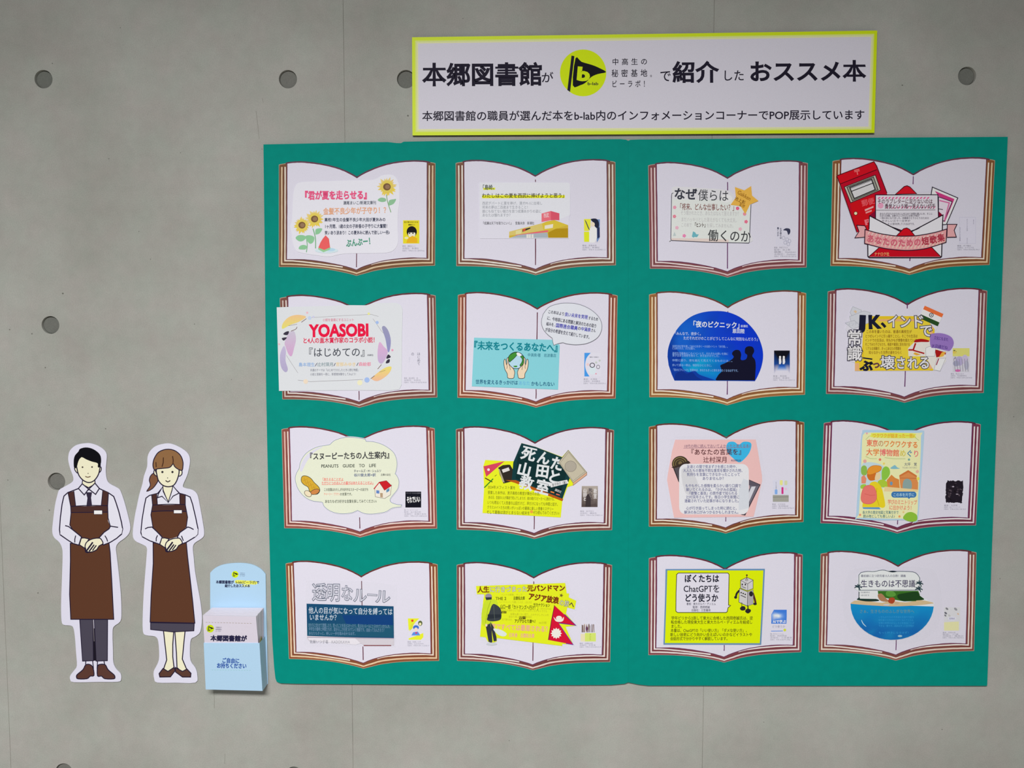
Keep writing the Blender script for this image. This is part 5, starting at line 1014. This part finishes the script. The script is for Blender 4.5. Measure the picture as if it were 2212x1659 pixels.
pr.poly((24, 52, 44), *smooth([(590, 695), (640, 670), (820, 690), (870, 712), (820, 722), (700, 722), (600, 705)], 3)); pr.poly((56, 110, 36), (850, 590), (1360, 590), (1380, 640), (1330, 720), (1180, 722), (1050, 700), (860, 660)); pr.poly((30, 66, 30), *smooth([(1100, 640), (1180, 620), (1340, 600), (1380, 650), (1435, 695), (1380, 708), (1250, 715), (1180, 722), (1110, 690)], 3)); pr.poly((90, 150, 60), *smooth([(960, 600), (1040, 595), (1080, 640), (1030, 665), (960, 650)], 3)); pr.poly((170, 124, 90), *smooth([(850, 640), (900, 625), (960, 690), (1000, 720), (920, 725), (870, 700)], 3)); pr.poly((170, 70, 40), *smooth([(980, 720), (1000, 680), (1050, 675), (1068, 710), (1040, 750), (1000, 745)], 3)); pr.ell((196, 170, 140), 1090, 745, 30, 18); pr.ell((200, 196, 200), 960, 765, 40, 10); pr.flush('printed_beach')
pr.poly((222, 226, 226), *([(612, 582), (612, 390)] + smooth([(640, 360), (720, 345), (800, 348), (910, 328), (1000, 345), (1120, 345), (1290, 352), (1350, 385), (1378, 430)], 3, False) + [(1370, 580)]), ol=(60, 76, 92), lw=7); pr.poly((34, 46, 56), *smooth([(980, 345), (1040, 336), (1095, 346), (1040, 358)], 3)); pr.poly((222, 224, 224), (625, 592), (835, 590), (835, 692), (625, 688)); pr.line((30, 44, 50), 9, (615, 600), (612, 690))
for cx, cy in ((605, 545), (1375, 500), (1368, 570)):
    for a in (-150, -100, -50, 10, 60, 170): x2, y2 = cx + 48 * math.cos(math.radians(a)), cy + 40 * math.sin(math.radians(a)); pr.line((40, 62, 70), 14, (cx, cy), ((cx + x2) / 2, (cy + y2) / 2 - 10), (x2, y2), taper=True)
pr.flush('printed_title_board')
pr.text('生きものは不思議', 635, 448, 690, 100, (52, 44, 82), 0.008); pr.text('最前線に立つ研究者15人の白熱！講義', 638, 384, 565, 34, (110, 110, 130), 0.01); pr.flush('title_lettering')
pr.text('河出書房新社', 632, 598, 120, 22, (110, 120, 130)); pr.text('14歳の世渡り術', 632, 634, 110, 22, (110, 120, 130)); pr.text('さぁ、生きもののふしぎな世界へ', 620, 822, 690, 50, (110, 150, 150), 0.0)
paras(pr, [('いきものたちの不思議な生態や行動を', 860, 905, 450, 30), ('研究者たちがわかりやすく伝えてくれる', 860, 942, 440, 30), ('生物の世界のおもしろさを知ることが', 860, 980, 450, 30), ('できる一冊です。読めばきっと生き物が', 860, 1015, 445, 30), ('もっと好きになるはず！', 860, 1100, 400, 30)], (56, 160, 214), 0.0); pr.line((190, 220, 240), 10, (645, 955), (665, 1000), (705, 1040), taper=True, sm=True); pr.ell((150, 190, 206), 1130, 1158, 28, 13); pr.flush('body_lettering')

# ================================================================== the two staff figures
A = Frame(90, 940, 360, 2133); B = Frame(90, 1200, 360, 2059)
BR1, BR2, LN = (90, 56, 39), (72, 45, 41), (34, 26, 50)
SH = (219, 218, 232); TR = (72, 68, 82)
def figure(label, outline):
    c = (sum(p[0] for p in outline) / len(outline), max(p[1] for p in outline))
    t = thing('staff_cutout', label, 'paper cutout', at(c[0], c[1], 0.0005))
    px = smooth(outline, 3)
    slab('cutout_sheet', px, 0.0005, 0.0026, (216, 214, 230), t, M_CARD, edge=(190, 190, 196))
    return t, Print(PX, 0.0026, t)
def P(pr, col, pts, sm=0, ol=None, w=1.7):
    if sm: pts = smooth(pts, sm)
    pr.fill(pts, col)
    if ol: pr.stroke(pts, w * 1.15, ol, True)
def Ls(pr, w, pts, sm=0, col=LN): w *= 1.15; pr.stroke(smooth(pts, 5, False) if sm else pts, w, col)

out = A((540, 105), (620, 103), (720, 135), (800, 190), (832, 250), (828, 340), (820, 450), (832, 560), (870, 620), (980, 680), (1015, 730), (1060, 860), (1110, 1050), (1135, 1180), (1115, 1260), (1060, 1320), (985, 1375), (950, 1440), (962, 1560)) + \
    B((950, 200), (975, 450), (985, 700), (970, 815), (890, 880), (875, 960), (880, 1180), (885, 1320), (920, 1400), (975, 1460), (980, 1530), (940, 1560), (700, 1562), (400, 1565), (352, 1530), (355, 1480), (400, 1420), (435, 1360), (425, 1200), (410, 1000), (390, 890), (350, 865), (270, 855), (245, 800), (240, 600), (250, 300)) + \
    A((268, 1560), (262, 1450), (225, 1370), (160, 1310), (135, 1230), (145, 1100), (170, 900), (200, 770), (225, 700), (290, 660), (390, 600), (405, 540), (370, 440), (345, 350), (340, 280), (360, 200), (420, 140), (480, 115))
t, pr = figure('white-edged paper cutout of a black-haired man in brown apron and tie, on the bare wall', out)
# legs and shoes
for L_, shoe, ank in (([(470, 790), (632, 790), (640, 1300), (505, 1305)], [(545, 1350), (600, 1348), (635, 1390), (646, 1482), (600, 1490), (560, 1522), (450, 1524), (430, 1500), (440, 1470), (510, 1410)], ((545, 1305), (543, 1352), (630, 1302), (640, 1400))),
                      ([(650, 790), (815, 790), (812, 1300), (672, 1305)], [(690, 1372), (720, 1345), (785, 1350), (820, 1410), (890, 1470), (905, 1500), (890, 1524), (780, 1522), (740, 1490), (690, 1486)], ((770, 1305), (780, 1352), (690, 1302), (685, 1400)))):
    P(pr, TR, B(L_), 0, LN, 1.5); Ls(pr, 1.8, B(ank[0], ank[1])); Ls(pr, 1.8, B(ank[2], ank[3]))
    P(pr, (88, 56, 48), B(shoe), 3, LN, 1.8)
pr.fill(B((634, 900), (652, 900), (676, 1300), (640, 1300)), (26, 22, 34)); pr.fill(B((632, 790), (640, 790), (652, 1060), (644, 1060)), (120, 114, 120))
pr.flush('trousers_and_shoes')
P(pr, SKIN, A((525, 560), (680, 560), (685, 625), (600, 672), (518, 628)), 0, LN, 1.7)
P(pr, SKIN, A((455, 400), (430, 405), (420, 430), (437, 465), (465, 485)), 2, LN, 1.8); P(pr, SKIN, A((735, 400), (762, 415), (758, 455), (732, 478)), 2, LN, 1.8)
P(pr, SKIN, A((450, 340), (455, 440), (480, 520), (535, 580), (600, 606), (662, 588), (712, 530), (738, 460), (745, 350), (680, 260), (560, 240)), 4, LN, 2.1)
P(pr, (12, 12, 18), A((416, 420), (410, 330), (425, 262), (470, 210), (490, 176), (560, 157), (640, 170), (715, 215), (755, 270), (760, 350), (738, 412), (718, 405), (716, 360), (640, 338), (570, 310), (508, 282), (470, 335), (448, 412)), 3)
pr.flush('head')
for x, y, r in ((523, 410, 1.9), (645, 408, 1.9), (594, 490, 1.1)):
    c = A((x, y))[0]; pr.fill([(c[0] + r * math.cos(k * .5236), c[1] + r * math.sin(k * .5236)) for k in range(12)], (64, 54, 50))
Ls(pr, 1.7, A((558, 528), (590, 538), (626, 528)), 1, (96, 70, 50)); pr.flush('face_features')
P(pr, SH, A((480, 680), (335, 735), (285, 780), (262, 880), (240, 1050), (228, 1210), (237, 1275), (330, 1340), (400, 1385), (470, 1408), (560, 1380), (760, 1395), (800, 1402), (880, 1370), (960, 1318), (1022, 1268), (1036, 1200), (1022, 1120), (988, 980), (950, 860), (922, 785), (850, 735), (740, 685), (600, 700)), 0, LN, 2.1)
pr.flush('shirt')
P(pr, BR1, A((370, 915), (845, 905), (850, 1100), (884, 1180), (800, 1240), (740, 1310), (600, 1340), (510, 1310), (440, 1245), (385, 1200), (362, 1150), (375, 1000)), 0)
P(pr, BR2, A((338, 740), (412, 715), (436, 910), (370, 915))); P(pr, BR2, A((782, 708), (855, 735), (842, 910), (762, 910)))
P(pr, BR2, A((370, 912), (845, 903), (845, 985), (374, 990))); Ls(pr, 1.6, A((370, 912), (600, 900), (845, 903)), 1); Ls(pr, 1.6, A((374, 990), (845, 985)))
Ls(pr, 1.6, A((338, 740), (372, 915), (376, 1000), (360, 1150), (390, 1200))); Ls(pr, 1.4, A((412, 715), (436, 910))); Ls(pr, 1.4, A((782, 708), (762, 905))); Ls(pr, 1.6, A((855, 735), (845, 905), (850, 1060), (884, 1185)))
P(pr, BR1, A((366, 1385), (860, 1372), (876, 1500)) + B((865, 300), (890, 788), (360, 788), (345, 480), (355, 60)), 0, LN, 1.7)
P(pr, (240, 240, 246), A((668, 962), (776, 962), (776, 1014), (668, 1014)), 0, LN, 0.8); pr.flush('apron')
P(pr, SH, A((240, 1190), (300, 1160), (345, 1172), (440, 1245), (510, 1303), (475, 1406), (400, 1385), (330, 1340), (238, 1275)), 0); Ls(pr, 2, A((300, 1158), (345, 1170), (440, 1245), (510, 1303), (475, 1408), (400, 1385), (330, 1340), (238, 1275))); Ls(pr, 1.9, A((436, 1285), (424, 1330), (424, 1375)))
pr.flush('sleeve'); P(pr, SH, A((1034, 1195), (980, 1180), (880, 1165), (862, 1200), (800, 1242), (738, 1310), (790, 1406), (880, 1370), (960, 1320), (1022, 1265)), 0); Ls(pr, 2, A((978, 1180), (880, 1165), (862, 1200), (800, 1242), (738, 1310), (790, 1406), (880, 1370), (960, 1320), (1022, 1265))); Ls(pr, 1.9, A((808, 1286), (830, 1320), (845, 1362)))
pr.flush('sleeve'); P(pr, SH, A((520, 622), (470, 682), (545, 765), (600, 690)), 0, LN, 2); P(pr, SH, A((682, 615), (738, 682), (690, 758), (604, 690)), 0, LN, 2); pr.flush('collar')
P(pr, (50, 42, 60), A((572, 735), (640, 735), (628, 800), (640, 902), (578, 904), (590, 805)), 0, LN, 1.2); pr.flush('necktie')
def hands(pr, dx, dy, s=1.0):
    T = lambda *p: A([(570 + dx + (x - 570) * s, 1400 + dy + (y - 1400) * s) for x, y in p])
    P(pr, SKIN, T((508, 1318), (545, 1315), (605, 1328), (575, 1380), (556, 1450), (482, 1402)), 0, LN, 1.8)
    P(pr, SKIN, T((604, 1348), (660, 1325), (742, 1318), (772, 1350), (785, 1390), (735, 1418), (705, 1465), (650, 1492), (605, 1498), (568, 1498), (555, 1430), (568, 1380)), 2, LN, 1.9)
    for a, b, w in (((655, 1370), (575, 1480), 3.0), ((672, 1402), (606, 1490), 2.6), ((700, 1410), (650, 1478), 2.2)): Ls(pr, w, T(a, b))
    Ls(pr, 3.0, T((556, 1440), (566, 1490), (600, 1500)))
    pr.flush('hands')
hands(pr, 0, 0)

out = A((1560, 110), (1650, 108), (1760, 150), (1860, 220), (1897, 300), (1890, 400), (1860, 520), (1808, 640), (1830, 675), (1930, 700), (1992, 760), (2020, 880), (2060, 1100), (2080, 1260), (2050, 1320), (1960, 1380), (1935, 1440), (1945, 1560)) + \
    B((1895, 200), (1930, 400), (1965, 600), (1980, 780), (1960, 940), (1900, 1000), (1845, 1035), (1832, 1150), (1840, 1300), (1900, 1390), (1922, 1480), (1900, 1570), (1660, 1572), (1430, 1570), (1390, 1520), (1385, 1430), (1430, 1340), (1452, 1250), (1440, 1060), (1400, 1000), (1290, 985), (1250, 930), (1250, 700), (1265, 400)) + \
    A((1342, 1560), (1345, 1440), (1290, 1400), (1195, 1350), (1165, 1260), (1190, 1050), (1220, 900), (1250, 760), (1290, 620), (1310, 520), (1350, 400), (1355, 280), (1390, 200), (1460, 140))
t, pr = figure('white-edged paper cutout of a ponytailed woman in brown apron and skirt, beside the leaflet box', out)
for L_, shoe in (([(1505, 930), (1632, 930), (1620, 1100), (1620, 1250), (1635, 1385), (1560, 1445), (1500, 1420), (1545, 1290), (1530, 1150)], [(1500, 1395), (1560, 1432), (1635, 1382), (1652, 1420), (1590, 1500), (1460, 1502), (1450, 1460)]),
                 ([(1645, 930), (1772, 930), (1750, 1150), (1738, 1280), (1795, 1415), (1740, 1445), (1672, 1385), (1665, 1200)], [(1650, 1382), (1740, 1432), (1795, 1402), (1845, 1455), (1840, 1502), (1740, 1502), (1655, 1440)])):
    P(pr, SKIN, B(L_), 0, LN, 2.0); P(pr, (88, 58, 48), B(shoe), 0, LN, 1.8)
pr.flush('legs_and_shoes')
P(pr, TR, B((1346, 830), (1885, 840), (1880, 930), (1620, 944), (1346, 914)), 0, LN, 1.6); pr.flush('skirt')
HB = (138, 101, 66)
P(pr, (122, 82, 58), A((1432, 488), (1392, 525), (1378, 580), (1390, 645), (1345, 718), (1420, 682), (1482, 600), (1486, 555), (1470, 510)), 3, LN, 1.6); pr.flush('ponytail')
P(pr, SKIN, A((1550, 620), (1680, 620), (1672, 700), (1625, 858), (1555, 720)), 0, LN, 1.5)
P(pr, SKIN, A((1450, 445), (1436, 465), (1440, 500), (1478, 525)), 2, LN, 1.8); P(pr, SKIN, A((1755, 445), (1795, 455), (1792, 505), (1752, 525)), 2, LN, 1.8)
P(pr, SKIN, A((1472, 430), (1478, 520), (1500, 590), (1552, 642), (1620, 660), (1690, 640), (1738, 560), (1758, 440), (1690, 350), (1560, 350)), 4, LN, 2.1); pr.flush('head')
P(pr, HB, A((1445, 445), (1425, 400), (1428, 340), (1450, 280), (1500, 215), (1590, 182), (1690, 192), (1770, 250), (1806, 330), (1808, 400), (1795, 452), (1740, 432), (1700, 400), (1682, 368), (1640, 412), (1560, 424), (1480, 432)), 3, LN, 1.8)
for a in (((1462, 345), (1466, 410)), ((1558, 285), (1556, 350), (1540, 405)), ((1675, 268), (1684, 320), (1680, 368))): Ls(pr, 1.9, A(*a), 0, (70, 44, 30))
pr.flush('hair')
for x, y, r in ((1545, 472, 2.5), (1674, 472, 2.5), (1612, 548, 1.1)):
    c = A((x, y))[0]; pr.fill([(c[0] + r * math.cos(k * .5236), c[1] + r * math.sin(k * .5236)) for k in range(12)], (50, 46, 50))
Ls(pr, 1.9, A((1585, 580), (1615, 598), (1646, 580)), 1, (60, 50, 46)); pr.flush('face_features')
P(pr, SH, A((1545, 672), (1485, 745), (1380, 772), (1335, 805), (1315, 900), (1285, 1080), (1270, 1250), (1290, 1302), (1380, 1350), (1500, 1396), (1600, 1380), (1780, 1396), (1850, 1372), (1960, 1305), (1996, 1270), (2001, 1200), (1970, 1050), (1930, 880), (1900, 792), (1840, 765), (1765, 745), (1690, 668), (1665, 720), (1618, 858), (1560, 720)), 0, LN, 2.0)
pr.flush('shirt')
P(pr, BR1, A((1418, 895), (1838, 888), (1860, 985), (1868, 1050), (1850, 1180), (1770, 1240), (1740, 1300), (1620, 1335), (1540, 1305), (1480, 1250), (1420, 1180), (1398, 1020)))
P(pr, BR2, A((1408, 770), (1472, 750), (1482, 895), (1420, 900))); P(pr, BR2, A((1766, 752), (1838, 770), (1838, 892), (1770, 895))); P(pr, BR2, A((1420, 895), (1838, 888), (1858, 975), (1404, 978)))
Ls(pr, 1.6, A((1420, 895), (1620, 884), (1838, 888)), 1); Ls(pr, 1.6, A((1404, 980), (1600, 968), (1858, 978)), 1); Ls(pr, 1.6, A((1408, 770), (1420, 895), (1398, 1020), (1425, 1185))); Ls(pr, 1.6, A((1838, 770), (1838, 892), (1868, 1050), (1850, 1180))); Ls(pr, 1.4, A((1472, 750), (1482, 890))); Ls(pr, 1.4, A((1766, 752), (1770, 890)))
P(pr, BR1, A((1426, 1380), (1850, 1368), (1868, 1560)) + B((1830, 250), (1865, 560), (1892, 835), (1340, 822), (1352, 500), (1378, 100)), 0, LN, 1.7)
P(pr, (240, 240, 246), A((1690, 958), (1796, 958), (1796, 1002), (1690, 1002)), 0, LN, .8); pr.flush('apron')
P(pr, SH, A((1275, 1225), (1330, 1185), (1412, 1175), (1480, 1240), (1542, 1305), (1510, 1397), (1380, 1350), (1287, 1300))); Ls(pr, 2, A((1322, 1200), (1360, 1182), (1412, 1176), (1480, 1240), (1542, 1305), (1510, 1397), (1380, 1350), (1287, 1300))); Ls(pr, 1.9, A((1484, 1282), (1466, 1318), (1466, 1360)))
pr.flush('sleeve'); P(pr, SH, A((2000, 1200), (1940, 1195), (1870, 1176), (1770, 1245), (1738, 1302), (1780, 1397), (1850, 1372), (1960, 1305), (1995, 1268))); Ls(pr, 2, A((1945, 1208), (1905, 1186), (1870, 1176), (1770, 1245), (1738, 1302), (1780, 1397), (1850, 1372), (1960, 1305))); Ls(pr, 1.9, A((1788, 1288), (1802, 1320), (1812, 1352)))
pr.flush('sleeve'); P(pr, SH, A((1548, 662), (1490, 760), (1486, 800), (1540, 782), (1620, 862), (1556, 720)), 0, LN, 1.8); P(pr, SH, A((1680, 650), (1758, 742), (1682, 780), (1622, 862), (1664, 720)), 0, LN, 1.8); pr.flush('collar')
hands(pr, 1026, -4, 0.95)

# ================================================================== leaflet holder and leaflets
Fb = Frame(420, 1200, 200, 1070)
DB0, DB1 = 0.0005, 0.0025
hold = thing('leaflet_holder', 'pale blue card leaflet box with arched back, fixed to the wall beside the green board', 'leaflet holder', at(510, 1492, DB0))
arch = smooth([(182, 200), (240, 145), (340, 103), (500, 86), (650, 100), (760, 150), (822, 215)], 5, False)
BLUE = (172, 205, 236)
slab('back_panel', Fb(arch + [(828, 600), (838, 950), (848, 1485), (200, 1480), (190, 900), (182, 600)]), DB0, DB1, BLUE, hold, M_CARD)
def pnl(name, pts, th, col, parent, mat=None, label=None, inward=(0, 1, 0)):
    """a thin card panel spanning 3-D corner points, given thickness th along inward"""
    o_ = Vector(inward) * th; n = len(pts); pts = [Vector(p) for p in pts]
    v = pts + [p + o_ for p in pts]; f_ = [tuple(range(n)), tuple(range(2 * n - 1, n - 1, -1))] + [(i, i + n, (i + 1) % n + n, (i + 1) % n) for i in range(n)]
    me = mesh_obj(name, v, f_, [alb(col)] * len(f_), mat or M_CARD, parent, label)
    b = __import__('bmesh').new(); b.from_mesh(me.data); __import__('bmesh').ops.recalc_face_normals(b, faces=b.faces); b.to_mesh(me.data); b.free()
    return me
bx = lambda x, y, d: at(*Fb((x, y))[0], d)
ft_l, ft_r, fb_l, fb_r = bx(106, 1010, 0.038), bx(752, 1012, 0.038), bx(130, 1548, 0.033), bx(788, 1565, 0.033)
pnl('front_panel', [ft_l, ft_r, fb_r, fb_l], 0.0008, BLUE, hold)
bk = lambda p, d=DB1: Vector((p.x, -d, p.z))
pnl('side_panel', [ft_r, bk(ft_r), bk(fb_r), fb_r], 0.0008, BLUE, hold, inward=(-1, 0, 0))
pnl('side_panel', [ft_l, bk(ft_l), bk(fb_l), fb_l], 0.0008, BLUE, hold, inward=(1, 0, 0))
pnl('bottom_panel', [fb_l, fb_r, bk(fb_r), bk(fb_l)], 0.0008, BLUE, hold, inward=(0, 0, 1))
tr_ = bx(752, 1012, 0.0382)
pnl('inner_flap', [ft_r + Vector((-0.0002, 0.001, 0)), ft_r + Vector((-0.0002, 0.012, 0.010)), ft_r + Vector((-0.0002, 0.018, 0.0)), ft_r + Vector((-0.0002, 0.004, -0.002))], 0.0004, (150, 132, 70), hold, label='tan folded flap', inward=(-1, 0, 0))
pr = Print(Fb, DB1, hold)
logo(pr, Fb, 470, 218, 39)
pr.text('中高生の', 524, 196, 62, 15, (90, 110, 140)); pr.text('秘密基地。', 524, 214, 74, 15, (90, 110, 140)); pr.text('ビーラボ！', 524, 232, 66, 15, (90, 110, 140))
pr.poly((228, 232, 90), *smooth([(480, 284), (600, 290), (715, 298), (712, 335), (600, 328), (480, 322)], 3)); pr.poly((214, 224, 150), *smooth([(560, 335), (630, 330), (640, 358), (560, 355)], 3))
pr.text('本郷図書館が', 248, 286, 208, 40, (44, 50, 84), 0.045, .5); pr.text('b-lab(ビーラボ)', 478, 288, 235, 38, (96, 96, 70), 0.03, 1); pr.text('で', 714, 292, 34, 36, (44, 50, 84), 0.045)
pr.text('紹介したおススメ本', 352, 330, 290, 38, (44, 50, 84), 0.045, .5); pr.flush('header_lettering')
def on_plane(pr_, c00, c10, c01, off):
    """make a Print lay its shapes on the tilted sheet through three corners (frame coords, depths)"""
    pa, pb, pc = bx(*c00), bx(*c10), bx(*c01); nrm = (pb - pa).cross(pc - pa).normalized()
    if nrm.y > 0: nrm = -nrm
    cl = cam.location
    def hit(px, py, d):
        r = at(px, py, 0.0) - cl; q_ = pa + nrm * (off + d)
        return cl + r * ((q_ - cl).dot(nrm) / r.dot(nrm))
    return hit
class TiltPrint(Print):
    def __init__(s, frame, parent, hit): super().__init__(frame, 0, parent); s.hit = hit
    def _add(s, pts, faces, col):
        b = len(s.v); s.v += [s.hit(x, y, s.d) for x, y in pts]
        for f_ in faces: s.fc.append(tuple(b + i for i in f_)); s.c.append(col if not isinstance(col, list) else [col[i] for i in f_])
hit = on_plane(None, (106, 1010, 0.038), (752, 1012, 0.038), (130, 1548, 0.033), 0.00005)
pr = TiltPrint(Fb, hold, hit)
pr.text('ご自由に', 318, 1180, 205, 62, (36, 78, 160), 0.035, 2); pr.text('お持ちください', 258, 1240, 345, 62, (36, 78, 160), 0.04, 1)
for k in range(15): x = 200 + k * 31; pr.line((140, 196, 190), 4, (x, 1322 + k * .4), (x + 16, 1322 + k * .4))
pr.flush('front_lettering')

# leaflets standing in the box: the stack and the front one
lt_l, lt_r = bx(97, 692, 0.0520), bx(714, 706, 0.0520)
lb_l, lb_r = bx(108, 1012, 0.0372), bx(738, 1012, 0.0372)
lb_l.x = ft_l.x + 0.0013
ext = 0.062                                           # how far the sheets reach down inside the box
dn_l = (lb_l - lt_l).normalized(); dn_r = (lb_r - lt_r).normalized()
low_l, low_r = lb_l + dn_l * ext, lb_r + dn_r * ext
low_l.y = max(low_l.y, -0.0335); low_r.y = max(low_r.y, -0.0335)
low_l.x = max(low_l.x, fb_l.x + 0.002); low_r.x -= .003
leaf = thing('leaflet', 'front white leaflet in the blue box, with round flag logo and bold heading', 'leaflet', (lb_l + lb_r) / 2)
bl_, br_ = bx(205, 602, 0.0045), bx(824, 604, 0.0045)
br_.x = ft_r.x - 0.0018; lt_r.x = min(lt_r.x, ft_r.x - 0.0012); low_r.x = min(low_r.x, ft_r.x - 0.0022)
th = 0.00045
pnl('leaflet_sheet', [lt_l, lt_r, lb_r, lb_l], th, (219, 212, 226), leaf)
pr = TiltPrint(Fb, leaf, on_plane(None, (97, 692, 0.052), (714, 706, 0.052), (108, 1012, 0.0372), 0.00005))
logo(pr, Fb, 182, 845, 44)
pr.text('中高生の', 245, 822, 70, 17, (110, 110, 130)); pr.text('秘密基地。', 245, 845, 82, 17, (110, 110, 130)); pr.text('ビーラボ！', 245, 866, 70, 17, (110, 110, 130))
pr.text('本郷図書館が', 186, 920, 420, 70, (40, 38, 72), 0.05, .6)
for k in range(16): x = 130 + k * 34; pr.line((170, 158, 140), 4, (x, 772 + k * .8), (x + 20, 773 + k * .8))
pr.flush('leaflet_lettering')
v_ = []; f_ = []; N = 44; rnd = random.Random(11)
for i in range(N):
    t0 = (i + 0.02) / N; t1 = (i + 0.97) / N; jx, jz = rnd.uniform(-.0004, .0004), rnd.uniform(-.0003, .0003)
    off = Vector((0, th + 0.0002, 0))
    def crn(t_):
        a = (lt_l + off).lerp(bl_, t_); b_ = (lt_r + off).lerp(br_, t_)
        c = (low_r + off).lerp(Vector((br_.x - .002, -0.0045, low_r.z)), t_); d_ = (low_l + off).lerp(Vector((bl_.x + .004, -0.0045, low_l.z)), t_)
        return [p + Vector((jx, 0, jz if k < 2 else 0)) for k, p in enumerate((a, b_, c, d_))]
    q0, q1 = crn(t0), crn(t1); b = len(v_); v_ += q0 + q1
    f_ += [(b, b + 1, b + 2, b + 3), (b + 7, b + 6, b + 5, b + 4), (b, b + 4, b + 5, b + 1), (b + 1, b + 5, b + 6, b + 2), (b + 3, b + 2, b + 6, b + 7), (b, b + 3, b + 7, b + 4)]
st_ = mesh_obj('leaflet_stack', v_, f_, [alb((219, 213, 222))] * len(f_), M_CARD, None)
bmm = __import__('bmesh').new(); bmm.from_mesh(st_.data); __import__('bmesh').ops.recalc_face_normals(bmm, faces=bmm.faces); bmm.to_mesh(st_.data); bmm.free()
st_['kind'] = 'stuff'; st_['category'] = 'leaflets'; st_['label'] = 'thick pack of white leaflets filling the blue box behind the front one'

bpy.data.objects.remove(_to); bpy.data.curves.remove(_tc)
